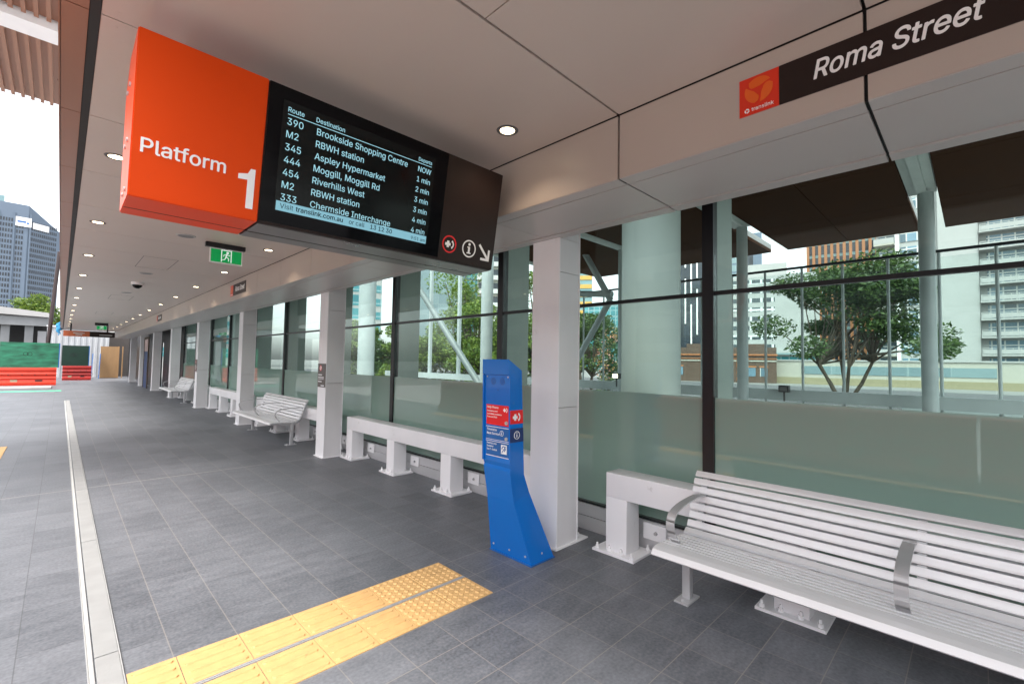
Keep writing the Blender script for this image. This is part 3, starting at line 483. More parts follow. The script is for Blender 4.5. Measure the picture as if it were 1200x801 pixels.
def text_mesh(body, bold=0.0, shear=0.0):
    """plain grotesque lettering from the outlines in GLYPH (drawn at 1000 units, capitals 509 high)"""
    cu = bpy.data.curves.new("lettering", 'CURVE')
    cu.dimensions = '2D'; cu.fill_mode = 'BOTH'; cu.offset = bold * .7
    pen = 0.0
    for ch in body:
        adv, g = GLYPH[ch]
        for part in (g.split(';') if g else []):
            pts = [tuple(int(v) for v in q_.split(',')) for q_ in part.split()]
            sp_ = cu.splines.new('POLY'); sp_.points.add(len(pts) - 1); sp_.use_cyclic_u = True
            for p_, (x_, y_) in zip(sp_.points, pts):
                p_.co = ((pen + x_) / 1000 + shear * y_ / 1000, y_ / 1000, 0, 1)
        pen += adv
    o = bpy.data.objects.new("lettering", cu)
    COL.objects.link(o)
    dg = bpy.context.evaluated_depsgraph_get(); dg.update()
    me = bpy.data.meshes.new_from_object(o.evaluated_get(dg))
    bpy.data.objects.remove(o); bpy.data.curves.remove(cu)
    return me
def add_text(mb, body, o, right, upv, nrm, h=None, w=None, bold=0.0, shear=0.0, align='L', thick=0.0015, kx=1.0):
    """lettering lying on a real surface: o = baseline start, h = capital height, w = full width"""
    me = text_mesh(body, 0.0, shear)
    xs = [v.co.x for v in me.vertices]
    x0, x1 = min(xs), max(xs)
    k = h / 0.509 if h else w / (x1 - x0)
    if h and w: kx = w / ((x1 - x0) * k)
    o, right, upv, nrm = Vector(o), Vector(right).normalized(), Vector(upv).normalized(), Vector(nrm).normalized()
    sh = {'L': -x0, 'R': -x1, 'C': -(x0 + x1) / 2}[align]
    d = bold * .62
    shifts = [(0, 0)] if d == 0 else [(-d, 0), (d, 0), (0, d * .8), (0, -d * .8), (-d * .6, d * .55), (d * .6, -d * .55), (d * .6, d * .55), (-d * .6, -d * .55)]
    for i_, (dx, dy) in enumerate(shifts):          # heavier strokes: the same outline struck several times
        bm2 = bmesh.new(); bm2.from_mesh(me)
        ret = bmesh.ops.extrude_face_region(bm2, geom=bm2.faces[:])
        bmesh.ops.translate(bm2, verts=[g for g in ret["geom"] if isinstance(g, bmesh.types.BMVert)], vec=(0, 0, 1))
        for v in bm2.verts:
            v.co = o + right * ((v.co.x + sh + dx) * k * kx) + upv * ((v.co.y + dy) * k) + nrm * (v.co.z * thick * (1 + .02 * i_))
        t = bpy.data.meshes.new("tmp"); bm2.to_mesh(t); bm2.free()
        mb.bm.from_mesh(t)
        bpy.data.meshes.remove(t)
    bpy.data.meshes.remove(me)
    return mb
def add_poly(mb, pts, o, right, upv, nrm, thick=0.0015):
    o, right, upv, nrm = Vector(o), Vector(right).normalized(), Vector(upv).normalized(), Vector(nrm).normalized()
    return mb.prism([o + right * x + upv * y for x, y in pts], nrm * thick)
def add_ring(mb, c, r, t, o, right, upv, nrm, a0=0, a1=360, thick=0.0015, seg=28):
    """flat ring or arc"""
    k = max(6, int(seg * abs(a1 - a0) / 360))
    for i in range(k):
        p = rad(a0 + (a1 - a0) * i / k); q = rad(a0 + (a1 - a0) * (i + 1) / k)
        add_poly(mb, [(c[0] + (r - t) * math.cos(p), c[1] + (r - t) * math.sin(p)), (c[0] + r * math.cos(p), c[1] + r * math.sin(p)),
                      (c[0] + r * math.cos(q), c[1] + r * math.sin(q)), (c[0] + (r - t) * math.cos(q), c[1] + (r - t) * math.sin(q))], o, right, upv, nrm, thick)
    return mb
def help_symbol(mb, c, s, fr, thick=0.0015):
    """cross with a handset"""
    x, y = c
    add_poly(mb, [(x - s, y - s * .28), (x - s * .62, y - s * .28), (x - s * .62, y - s * .62), (x - s * .12, y - s * .62), (x - s * .12, y - s * .28), (x + s * .22, y - s * .28),
                  (x + s * .22, y + s * .22), (x - s * .12, y + s * .22), (x - s * .12, y + s * .58), (x - s * .62, y + s * .58), (x - s * .62, y + s * .22), (x - s, y + s * .22)], *fr, thick)
    add_ring(mb, (x + s * .12, y), s * .86, s * .26, *fr, -58, 58, thick)
    for sg in (1, -1):
        add_poly(mb, [(x + s * .38, y + sg * s * .42), (x + s * .52, y + sg * s * .78), (x + s * .72, y + sg * s * .66), (x + s * .60, y + sg * s * .36)][::sg], *fr, thick * 1.6)
    return mb
ORD = ['first', 'second', 'third', 'fourth', 'fifth', 'sixth', 'seventh', 'eighth', 'ninth', 'tenth', 'eleventh', 'twelfth', 'thirteenth', 'fourteenth']

CEIL = 3.118
SOF = 2.72
YN, YF = -4.5, 38.1          # canopy ends
J0, JS = 0.30, 1.2           # panel joints

# ------------------------------------------------------------------ ground, road, platform
struct("ground", MB().box(-900, 900, -900, 900, -0.60, -0.30), grnd_m)
struct("road", MB().box(-14, -2.62, -60, 28.4, -0.296, -0.15), roadc_m)
struct("platform_floor", MB().box(-2.6, 4.3, -9, 62, -0.29, 0.0), floor_m)
struct("street", MB().box(16, 52, -80, 90, -0.299, -0.28), asphalt_m)
struct("concourse_floor", MB().box(4.31, 15, -20, 50, -0.29, -0.02), grnd_m)
kerb = struct("platform_kerb", MB().box(-2.612, -2.45, -9, 28.4, -0.28, 0.012, 0.01), concrete_m)

# drain strip set in the paving
t = thing("drain_strip", "long pale concrete strip with a narrow side channel set in the dark paving", "drain", (0.23, 8, 0))
mb = MB()
y = -3.0
while y < 22.6:
    mb.box(0.196, 0.292, y, min(y + 2.09, 22.6), 0.001, 0.008, 0.002); y += 2.1
mb.build("cover_strip", mat("drain_concrete", (.27, .27, .265), .7, 0, .08, 6, bump=.1), t)
MB().box(0.163, 0.168, -3, 22.6, 0.001, 0.009).box(0.184, 0.189, -3, 22.6, 0.001, 0.009).box(0.293, 0.298, -3, 22.6, 0.001, 0.009).build("edging", mat("edging_grey", (.36, .36, .355), .5), t)
MB().box(0.1682, 0.1838, -3, 22.6, 0.001, 0.004).build("channel", concrete_m, t)

# tactile path to the help phone
t = thing("tactile_path", "yellow ribbed and studded tactile path running to the blue help phone", "tactile paving", (1.25, 2.71, 0))
rows = ((2.388, 2.690), (2.727, 3.029))
xs = [0.302, 0.508, 0.803, 1.098, 1.352, 1.602]
for (y0, y1) in rows:
    for a, b in zip(xs[:-1], xs[1:]):
        mb = MB().box(a + .002, b - .002, y0, y1, 0.0005, 0.005)
        n = 4
        for i in range(n):
            yc = y0 + (i + .5) * (y1 - y0) / n
            ba, bb = a + .018, b - .018
            pts = [(ba + .012, yc - .016, .006), (bb - .012, yc - .016, .006), (bb - .004, yc - .010, .006), (bb, yc, .006), (bb - .004, yc + .010, .006), (bb - .012, yc + .016, .006), (ba + .012, yc + .016, .006), (ba + .004, yc + .010, .006), (ba, yc, .006), (ba + .004, yc - .010, .006)]
            pts = [(px, py, .005) for px, py, pz in pts]
            top = [(ba + (px - ba) * 0.985 + .002, yc + (py - yc) * .72, .0125) for px, py, pz in pts]
            va = [mb.bm.verts.new(p) for p in pts]; vb = [mb.bm.verts.new(p) for p in top]
            mb.bm.faces.new(vb)
            for k in range(len(pts)): mb.bm.faces.new((va[k], va[(k + 1) % len(pts)], vb[(k + 1) % len(pts)], vb[k]))
        mb.build("ribbed_tile", tact_m, t)
    for a, b in ((1.602, 1.905), (1.905, 2.208)):
        mb = MB().box(a + .002, b - .001, y0, y1, 0.0005, 0.006)
        for i in range(6):
            for j in range(6):
                cx, cy = a + (i + .5) * .0502 + .001, y0 + (j + .5) * (y1 - y0) / 6
                mb.tube((cx, cy, .006), (cx, cy, .0125), .0165, .011, 12)
        mb.build("studded_tile", tact_m, t)
MB().box(0.302, 2.208, 2.697, 2.705, 0.0005, 0.0075).box(0.302, 2.208, 2.711, 2.719, 0.0005, 0.0075).build("metal_joint_strip", alu_g, t)

# yellow tactile edge along the kerb, left of the frame
t = thing("kerb_edge_tactile", "yellow warning strip along the open platform edge", "tactile paving", (-0.79, 5, 0))
MB().box(-1.0, -0.585, -6, 11.8, 0.0005, 0.008, 0.003).build("warning_strip", tact_m, t)

# ------------------------------------------------------------------ canopy
cn = thing("canopy", "long beige panelled canopy with copper edge over the bus platform", "canopy", (1.2, 16, 2.72))
js = [J0 + JS * k for k in range(-5, 40) if YN - 1 < J0 + JS * k < YF + .2]
ys = [YN] + [j for j in js if YN + .2 < j < YF - .2] + [YF]
rnd = random.Random(3)
mb, mc, mbk, ms = MB(), MB(), MB(), MB()
for a, b in zip(ys[:-1], ys[1:]):
    wide = .007 if (abs(b - 1.5) < .1 or abs(b - .3) < .1) else .0035
    g0 = .007 if (abs(a - 1.5) < .1 or abs(a - .3) < .1) else .0035
    ya, yb = a + g0, b - wide
    spans = ((.064, 1.272), (1.279, 2.358)) if b <= 1.55 else ((.064, 2.358),)
    for x0, x1 in spans:
        mb.box(x0, x1, ya, yb, CEIL, CEIL + .02)
    mc.box(-.065, .024, ya, yb, CEIL - .004, CEIL + .02)
    mbk.box(2.365, 2.385, ya, yb, SOF + .004, CEIL - .006)
    ms.box(2.368, 2.472, ya, yb, SOF, SOF + .004 - .0005).box(2.481, 3.016, ya, yb, SOF, SOF + .012).box(3.028, 3.137, ya, yb, SOF - .006, SOF + .012)
    for i in range(5):                      # countersunk fixings
        yy = ya + .06 + i * (yb - ya - .12) / 4
        for z in (SOF + .07, CEIL - .05):
            mbk.tube((2.3655, yy, z), (2.3645, yy, z), .007, .006, 8)
        mb.tube((.12, yy, CEIL + .0005), (.12, yy, CEIL - .0008), .006, .006, 8)
        if rnd.random() < .7: mb.tube((2.25, yy, CEIL + .0005), (2.25, yy, CEIL - .0008), .006, .006, 8)
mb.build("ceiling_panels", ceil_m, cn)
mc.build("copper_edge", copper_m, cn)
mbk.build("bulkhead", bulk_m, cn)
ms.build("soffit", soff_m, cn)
MB().box(-.06, 2.40, YN, YF, CEIL + .024, CEIL + .05).box(.026, .062, YN, YF, CEIL - .002, CEIL + .022).box(2.388, 2.40, YN, YF, SOF + .01, CEIL + .02).box(2.40, 3.12, YN, YF, SOF + .016, SOF + .03).build("joint_backing", joint_m, cn)
MB().box(-.073, -.067, YN, YF, CEIL - .008, CEIL + .34).build("copper_fascia", copper_m, cn)
MB().box(-.06, 4.35, YN, YF, CEIL + .20, CEIL + .34).build("roof", roofg_m, cn)
MB().box(3.118, 3.130, YN, YF, SOF + .014, CEIL + .2).box(3.131, 4.35, YN, YF, CEIL + .185, CEIL + .197).build("dark_return_lining", dark_m, cn)  # return blackened and roof lining added to darken what the glass reflects
for hy in (9.38, 15.6, 21.8):
    mh = MB()
    x0, x1, y0, y1 = .83, 1.265, hy - .58, hy + .58
    mh.box(x0, x1, y0, y0 + .008, CEIL - .0015, CEIL - .0005).box(x0, x1, y1 - .008, y1, CEIL - .0015, CEIL - .0005).box(x0, x0 + .006, y0 + .008, y1 - .008, CEIL - .0015, CEIL - .0005).box(x1 - .006, x1, y0 + .008, y1 - .008, CEIL - .0015, CEIL - .0005)
    mh.build("access_hatch", joint_m, cn)

# downlights
def downlight(x, y, label, grp):
    t = thing("downlight", label, "ceiling light", (x, y, CEIL), grp)
    mb = MB()
    for i in range(28):
        a, b = 2 * math.pi * i / 28, 2 * math.pi * (i + 1) / 28
        for (ra, za, rb, zb) in ((.072, CEIL - .0005, .066, CEIL - .006), (.066, CEIL - .006, .050, CEIL - .005), (.050, CEIL - .005, .047, CEIL + .012)):
            mb.bm.faces.new([mb.bm.verts.new((x + r * math.cos(w), y + r * math.sin(w), z)) for r, w, z in ((ra, a, za), (ra, b, za), (rb, b, zb), (rb, a, zb))])
    bmesh.ops.remove_doubles(mb.bm, verts=mb.bm.verts[:], dist=1e-5)
    mb.build("trim_ring", rubber_m, t, True)
    MB().tube((x, y, CEIL - .003), (x, y, CEIL - .0004), .0465, .0465, 24).build("lamp_face", lamp_m, t)
    ld = bpy.data.lights.new("lamp", 'SPOT')
    ld.energy = 5.0; ld.color = (1.0, .80, .58); ld.spot_size = rad(125); ld.spot_blend = .8; ld.shadow_soft_size = .045
    lo = bpy.data.objects.new("lamp", ld); COL.objects.link(lo); lo.parent = t; lo.location = (0, 0, -.012)
    return t
for k in range(13):
    y = 4.58 + 2.416 * k
    downlight(.238, y, f"round glowing downlight, {ORD[k]} from the orange sign in the row along the copper edge", "downlights along the open edge")
downlight(2.022, 2.125, "round glowing downlight beside the upper right corner of the departure board", "downlights along the bulkhead")
for k in range(12):
    y = 6.94 + 2.42 * k
    downlight(2.016, y, f"round glowing downlight, {ORD[k]} beyond the departure board in the row along the bulkhead", "downlights along the bulkhead")

# ceiling fittings
for k, (x, y) in enumerate(((1.054, 6.91), (1.047, 10.61), (1.05, 14.2))):
    t = thing("ceiling_speaker", ["round grey ceiling speaker nearest the green exit sign, behind the orange panel", "round grey ceiling speaker between the two ceiling hatches, before the camera dome", "round grey ceiling speaker beyond the camera dome"][k], "speaker", (x, y, CEIL), "round speakers in the ceiling")
    MB().tube((x, y, CEIL - .0004), (x, y, CEIL - .010), .105, .095, 28).build("rim", roofg_m, t, True)
    MB().tube((x, y, CEIL - .0102), (x, y, CEIL - .012), .082, .080, 28).build("grille", greyst_m, t, True)
t = thing("security_camera", "dark dome security camera with pale base under the ceiling", "camera", (1.065, 12.11, CEIL))
MB().tube((1.065, 12.11, CEIL), (1.065, 12.11, CEIL - .05), .105, .10, 28).build("base", white_m, t, True)
MB().sphere((1.065, 12.11, CEIL - .055), .082, (1, 1, .85), 20).build("dome", black_m, t, True)

# exit signs
def exit_sign(yc, x0, x1, z0, z1, label):
    t = thing("exit_sign", label, "exit sign", ((x0 + x1) / 2, yc, CEIL), "green exit signs under the ceiling")
    MB().box(x0 - .05, x1 + .03, yc - .035, yc + .035, z1 - .004, CEIL, .006).build("housing", dark_m, t)
    MB().box(x0, x1, yc - .012, yc + .012, z0, z1 - .006, .004).build("frame", textw_m, t)
    MB().box(x0 + .014, x1 - .014, yc - .0145, yc - .0125, z0 + .014, z1 - .022).build("green_panel", green_m, t)
    fr = (((x0 + x1) / 2, yc - .0148, (z0 + z1) / 2), (1, 0, 0), (0, 0, 1), (0, -1, 0))
    s = (z1 - z0) * .40
    mb = MB()
    w = s * 1.0
    # doorway outline and running figure
    for q in ([(-w * .75, -s), (-w * .62, -s), (-w * .62, s), (-w * .75, s)], [(w * .62, -s), (w * .75, -s), (w * .75, s), (w * .62, s)], [(-w * .62, s * .86), (w * .62, s * .86), (w * .62, s), (-w * .62, s)]):
        add_poly(mb, q, *fr)
    add_ring(mb, (w * .16, s * .56), s * .19, s * .185, *fr)
    for a, b, tk in (((.06, .36), (-.06, -.18), .19), ((.06, .28), (.42, .10), .10), ((.42, .10), (.52, .30), .09), ((.02, .30), (-.34, .18), .10), ((-.34, .18), (-.40, -.10), .09), ((-.04, -.14), (.34, -.34), .13), ((.34, -.34), (.30, -.80), .11), ((-.06, -.16), (-.22, -.56), .13), ((-.22, -.56), (-.58, -.66), .11)):
        d = Vector((b[0] - a[0], b[1] - a[1])); nn = Vector((-d.y, d.x)).normalized() * tk / 2
        add_poly(mb, [(w * (a[0] - nn.x), s * (a[1] - nn.y)), (w * (b[0] - nn.x), s * (b[1] - nn.y)), (w * (b[0] + nn.x), s * (b[1] + nn.y)), (w * (a[0] + nn.x), s * (a[1] + nn.y))], *fr)
    mb.build("running_figure", exitw_m, t)
exit_sign(7.05, 1.337, 1.72, 2.855, 3.06, "green running man exit sign hanging just beyond the departure board")
exit_sign(28.5, 1.12, 1.50, 2.80, 3.0, "small green exit sign far down the platform above the black and dim orange sign")

# ------------------------------------------------------------------ columns
def column(yc, label):
    t = thing("column", label, "column", (3.25, yc, 0), "white platform columns")
    x0, x1, y0, y1 = 3.10, 3.40, yc - .16, yc + .16
    mb = MB().box(x0, x0 + .012, y0, y1, .012, SOF - .007, .003).box(x1 - .012, x1, y0, y1, .012, CEIL + .19, .003)
    mb.build("face_sheet", white_m, t)
    mb = MB()
    for a, b in ((.012, 1.206), (1.211, 2.408), (2.413, SOF - .007)):
        mb.box(x0 + .0125, x1 - .0125, y0 + .006, y1 - .006, a, b)
    mb.box(x0 + .04, x1 - .0125, y0 + .006, y1 - .006, SOF - .004, CEIL + .19)
    mb.build("side_panel", panelw_m, t)
    mp = MB().box(x0 - .03, x1 + .13, y0 - .02, y1 + .02, .0005, .012).build("base_plate", white_m, t)
    mb = MB()
    for yy in (y0 + .05, y1 - .05): mb.tube((x1 + .07, yy, .012), (x1 + .07, yy, .045), .014, .012, 6)
    mb.build("anchor_bolt", white_m, mp)
    return t
CY = [2.72, 7.62, 12.55, 17.48, 22.42, 27.3, 32.2, 37.1]
lab = ["wide white column directly behind the blue help phone", "white column with a brown notice at the end of the guard rail past the phone"] + \
      [f"plain white column, {ORD[k]} from the camera along the platform" for k in range(2, 8)]
lab[3] = "white column with a small brown notice beyond the middle bench"
for y, l_ in zip(CY, lab): column(y, l_)

def column_notice(yc, label):
    t = thing("column_notice", label, "notice", (3.098, yc, 1.33), "brown notices on the columns")
    MB().box(3.0935, 3.0995, yc - .155, yc + .155, 1.14, 1.53, .002).build("plate", plate_m, t)
    fr = ((3.0934, yc, 1.33), (0, -1, 0), (0, 0, 1), (-1, 0, 0))
    mb = MB(); add_ring(mb, (-.04, .125), .048, .012, *fr); add_poly(mb, [(-.078, .15), (-.07, .158), (-.002, .10), (-.01, .092)], *fr); mb.build("prohibition_ring", red_m, t)
    mb = MB(); add_ring(mb, (-.04, .125), .034, .033, (3.0937, yc, 1.33), *fr[1:])
    add_poly(mb, [(-.13, .005), (.02, .005), (.02, .022), (-.13, .022)], *fr)
    add_poly(mb, [(-.13, -.035), (.09, -.035), (.09, -.02), (-.13, -.02)], *fr)
    add_poly(mb, [(-.13, -.06), (.09, -.06), (.09, -.052), (-.13, -.052)], *fr)
    add_poly(mb, [(-.13, -.105), (.01, -.105), (.01, -.09), (-.13, -.09)], *fr)
    add_poly(mb, [(-.02, -.17), (.10, -.17), (.12, -.155), (-.02, -.155)], *fr)
    mb.build("lettering", textw_m, t)
column_notice(7.62, "brown no smoking notice on the column past the guard rail by the phone")
column_notice(17.48, "small brown notice on the column beyond the middle bench")

# ------------------------------------------------------------------ glazed wall
gw = thing("glazed_wall", "tall glazed wall with frosted lower panes and black mullions behind the columns", "glass wall", (3.75, 10, 0))
GX = 3.75
my = [1.515 + 2.465 * k for k in range(-2, 10)]
GT = CEIL + .2
for a, b in zip(my[:-1], my[1:]):
    MB().box(GX - .006, GX + .006, a + .046, b - .046, .27, 2.166).build("glass_pane", glass_m, gw)
    MB().box(GX - .006, GX + .006, a + .046, b - .046, 2.204, GT).build("glass_pane", glass_m, gw)
    MB().box(GX - .012, GX - .009, a + .046, b - .046, .272, 1.345).build("frosted_film", frost_m, gw)
    MB().box(GX - .02, GX + .02, a + .046, b - .046, 2.169, 2.201).build("transom", dark_m, gw)
for yy in my:
    MB().box(3.715, 3.80, yy - .045, yy + .045, .26, GT).build("mullion", dark_m, gw)
    MB().box(3.805, 4.19, yy - .02, yy + .03, -.015, 4.6).build("steel_fin", fin_m, gw)
yA, yB = my[0], my[-1]
MB().box(3.69, 3.83, yA, yB, .001, .128).box(3.69, 3.83, yA, yB, .134, .248).build("sill", sill_m, gw)
MB().box(3.70, 3.80, yA, yB, .250, .268).build("sill_gasket", dark_m, gw)

# solid wall and doorway farther along
bw = thing("lift_lobby_wall", "dark panelled wall with door openings at the far columns", "wall", (3.8, 31, 0))
MB().box(3.75, 3.95, yB + .04, 29.2, .001, GT).box(3.75, 3.95, 31.0, 46, .001, GT).box(3.75, 3.95, 29.21, 30.99, 2.35, GT).build("wall_panel", dark_m, bw)
MB().box(3.66, 3.75 - .002, 24.6, 26.6, .001, 2.45).build("dark_doors", dark_m, bw)
t = thing("blue_doorway", "narrow doorway with blue door and pink board between the far columns", "door", (3.3, 29.6, 0))
MB().box(3.12, 3.17, 29.2, 29.3, .001, 2.6).box(3.12, 3.17, 30.7, 30.8, .001, 2.6).box(3.12, 3.17, 29.301, 30.699, 2.5, 2.6).build("frame", bark_m, t)
MB().box(3.135, 3.16, 29.32, 30.68, .02, 1.85).build("door_leaf", mat("door_blue", (.012, .05, .15), .5), t)
MB().box(3.135, 3.16, 29.32, 30.68, 1.87, 2.48).build("header_board", mat("pink_board", (.62, .45, .43), .6), t)

# ------------------------------------------------------------------ guard rails
def make_rail(y0, label):
    t = thing("guard_rail", label, "guard rail", (3.5, y0, 0), "white guard rails in front of the glass")
    off = (.49, 1.81, 3.12, 4.42)
    MB().box(3.40, 3.60, y0 + off[0] - .1, y0 + off[3] + .1, .465, .67, .004).build("rail", white_m, t, True)
    first = None
    for o in off:
        yc = y0 + o
        MB().box(3.400, 3.600, yc - .10, yc + .10, .02, .4648, .003).build("post", white_m, t, True)
        pl = MB().box(3.34, 3.665, yc - .20, yc + .20, .0005, .020, .002).build("base_plate", white_m, t)
        for dx in (3.368, 3.637):
            for dy in (-.165, .165):
                MB().tube((dx, yc + dy, .02), (dx, yc + dy, .043), .017, .017, 6).tube((dx, yc + dy, .043), (dx, yc + dy, .066), .009, .008, 8).build("anchor_bolt", white_m, pl, True)
        for dy in (-.165, .165):
            MB().tube((3.385, yc + dy * .35, .02), (3.385, yc + dy * .35, .043), .017, .017, 6).tube((3.385, yc + dy * .35, .043), (3.385, yc + dy * .35, .066), .009, .008, 8).build("anchor_bolt", white_m, pl, True)
        br = MB().box(3.672, 3.688, yc - .31, yc - .10, .10, .235, .006).build("wall_bracket", white_m, t)
        MB().tube((3.671, yc - .22, .165), (3.655, yc - .22, .165), .016, .014, 8).build("bracket_bolt", alu_g, br, True)
    return t
R0 = make_rail(-2.26, "white steel guard rail behind the nearest bench, its end post by the phone column")
for yy, l_ in ((2.76, "white steel guard rail between the blue phone and the column with the brown notice"),
               (7.66, "white steel guard rail partly hidden behind the middle bench"),
               (12.58, "white steel guard rail with no bench before it, third bay from the camera"),
               (17.5, "white steel guard rail partly hidden behind the farthest bench")):
    dup(R0, (3.5, yy, 0), l_)

# ------------------------------------------------------------------ benches
PROF = [(2.715, .405), (2.735, .432), (2.78, .444), (2.87, .444), (3.0, .434), (3.12, .428), (3.19, .436), (3.235, .468), (3.262, .515), (3.285, .57), (3.306, .63), (3.326, .69), (3.348, .745), (3.374, .79), (3.408, .828)]
def arc_pts(P, n=400):
    L = [0]
    for a, b in zip(P[:-1], P[1:]): L.append(L[-1] + math.hypot(b[0] - a[0], b[1] - a[1]))
    def at(s):
        s = max(0, min(L[-1], s))
        for i in range(len(P) - 1):
            if s <= L[i + 1] + 1e-9:
                f = (s - L[i]) / (L[i + 1] - L[i])
                return Vector((P[i][0] + f * (P[i + 1][0] - P[i][0]), P[i][1] + f * (P[i + 1][1] - P[i][1])))
    return at, L[-1]
BAT, BL = arc_pts(PROF)
def slat(mb, s0, s1, y0, y1, th=.016, crown=0):
    n = 4
    tp, bt = [], []
    for i in range(n + 1):
        s = s0 + (s1 - s0) * i / n
        p = BAT(s); d = (BAT(s + .004) - BAT(s - .004)).normalized(); nn = Vector((-d.y, d.x))
        e = .0015 if i in (0, n) else 0
        tp.append(p + nn * (-e)); bt.append(p - nn * th)
    mb.prism([(q.x, y0, q.y) for q in tp + bt[::-1]], (0, y1 - y0, 0))
def make_bench(yc, label):
    t = thing("bench", label, "bench", (3.1, yc, 0), "slatted metal benches along the platform")
    y0, y1 = yc - 1.25, yc + 1.25
    mb = MB()
    slat(mb, .0, .155, y0, y1, .020)
    s = .163
    while s < .46:
        slat(mb, s, s + .032, y0, y1); s += .0500
    mb.build("seat", alu_m, t)
    mb = MB()
    s = .475
    pitch = (BL - .475) / 8
    for k in range(8):
        slat(mb, s + .007, s + pitch - .007, y0, y1); s += pitch
    mb.build("backrest", alu_m, t)
    for dy in (-1.18, .0, 1.18):
        yy = yc + dy
        fm = MB()
        rng = [i / 30 * BL for i in range(1, 30)]
        A = []; B = []
        for s in rng:
            p = BAT(s); d = (BAT(s + .004) - BAT(s - .004)).normalized(); nn = Vector((-d.y, d.x))
            A.append(p - nn * .0215); B.append(p - nn * (.045 + .02 * math.sin(math.pi * s / BL)))
        fm.prism([(q.x, yy - .02, q.y) for q in A + B[::-1]], (0, .04, 0))
        fm.build("support_rib", alu_g, t)
    for dy in (-1.20, 1.20):
        yy = yc + dy
        lg = MB().box(3.105, 3.160, yy - .0275, yy + .0275, .012, .395, .006).build("leg", alu_g, t, True)
        MB().box(3.03, 3.215, yy - .05, yy + .05, .0005, .012, .002).tube((3.06, yy, .012), (3.06, yy, .026), .012, .010, 6).tube((3.19, yy, .012), (3.19, yy, .026), .012, .010, 6).build("foot_plate", alu_g, lg)
    AP = [(2.92, .444), (2.875, .49), (2.845, .54), (2.838, .585), (2.862, .628), (2.92, .655), (3.02, .672), (3.14, .680), (3.24, .680), (3.318, .672)]
    # smooth the strip
    sm = []
    for i in range(len(AP) - 1):
        p0, p1, p2, p3 = [Vector(AP[max(0, min(len(AP) - 1, j))]) for j in (i - 1, i, i + 1, i + 2)]
        for f in (0, .25, .5, .75):
            sm.append(.5 * ((2 * p1) + (p2 - p0) * f + (2 * p0 - 5 * p1 + 4 * p2 - p3) * f * f + (3 * p1 - p0 - 3 * p2 + p3) * f ** 3))
    sm.append(Vector(AP[-1]))
    for dy in (-1.19, .045, 1.18):
        yy = yc + dy
        mb = MB()
        A, B = [], []
        for i, p in enumerate(sm):
            d = (sm[min(i + 1, len(sm) - 1)] - sm[max(i - 1, 0)]).normalized(); nn = Vector((-d.y, d.x))
            A.append(p + nn * .005); B.append(p - nn * .005)
        for i in range(len(sm) - 1):
            q = [A[i], A[i + 1], B[i + 1], B[i]]
            mb.prism([(v.x, yy - .027, v.y) for v in q], (0, .054, 0))
        bmesh.ops.remove_doubles(mb.bm, verts=mb.bm.verts[:], dist=1e-5)
        mb.build("armrest", alu_g, t, True)
    return t
B0 = make_bench(.22, "long slatted metal bench nearest the camera, in front of the frosted glass")
dup(B0, (3.1, 10.2, 0), "slatted metal bench beside the column with the brown notice, second from the camera")
dup(B0, (3.1, 20.6, 0), "slatted metal bench farthest down the platform, small beside the far columns")

# ------------------------------------------------------------------ help phone
hp = thing("help_phone", "bright blue leaning help phone post with red and blue labels beside the column", "help phone", (2.7, 2.63, 0))
y0, y1 = 2.560, 2.872
def hy(y): return 2.560 + (y - 2.478) * 1.0335        # label layout to real size
def hz(z): return 1.600 - (1.600 - z) * 1.0335
mb = MB()
prof = [(2.574, .500), (2.527, .745), (2.533, .772), (2.522, .804), (2.511, 1.497), (2.497, 1.502), (2.495, 1.623), (2.641, 1.536), (2.684, .706), (2.745, .560)]
mb.prism([(x, y0, z) for x, z in prof], (0, y1 - y0, 0))
lo = [mb.bm.verts.new(p) for p in ((2.574, y0, .4995), (2.574, y1, .4995), (2.745, y1, .5595), (2.745, y0, .5595))]
ba = [mb.bm.verts.new(p) for p in ((2.700, 2.477, .004), (2.700, 2.955, .004), (2.970, 2.955, .004), (2.970, 2.477, .004))]
for k in range(4): mb.bm.faces.new((lo[k], lo[(k + 1) % 4], ba[(k + 1) % 4], ba[k]))
mb.bm.faces.new(ba)
mb.build("body", blue_m, hp)
MB().box(2.690, 2.976, 2.472, 2.960, .0005, .010).build("base_trim", bluel_m, hp)
MB().prism([(2.508, y1 - .016, .804), (2.497, y1 - .016, 1.497), (2.520, y1 - .016, 1.497), (2.530, y1 - .016, .804)], (0, .015, 0)).build("front_lip", blue_m, hp)
d_ = Vector((2.511 - 2.522, 0, 1.497 - .804)).normalized()
nrm_ = Vector((-d_.z, 0, d_.x))
def pf(y, z, off=.0005):     # point on the recessed front panel
    f = (hz(z) - .804) / .693
    return Vector((2.522 - .011 * f, hy(y), hz(z))) + nrm_ * off
RI = Vector((0, -1, 0))
def plabel(name, ya, yb, za, zb, m):
    mb = MB(); mb.prism([pf(ya, za), pf(yb, za), pf(yb, zb), pf(ya, zb)], nrm_ * .0015)
    return mb.build(name, m, hp)
l1 = plabel("red_label", 2.742, 2.492, 1.112, 1.268, red_m)
l2 = plabel("timetable_label", 2.742, 2.492, .998, 1.096, bluel_m)
l3 = plabel("hearing_loop_label", 2.742, 2.492, .873, .985, bluel_m)
def lines(par, rows_, yl):
    mb = MB()
    for s_, z, h in rows_: add_text(mb, s_, pf(yl, z, .0021), RI, d_, nrm_, h=h, bold=.012, thick=.0008)
    return mb
mb = lines(l1, (("Help Phone", 1.240, .0185), ("Emergency and", 1.213, .0125), ("accessibility assistance", 1.190, .0115), ("Press and Wait", 1.167, .0125)), 2.734)
help_symbol(mb, (0, 0), .024, (pf(2.526, 1.235, .0021), RI, d_, nrm_), .0008)
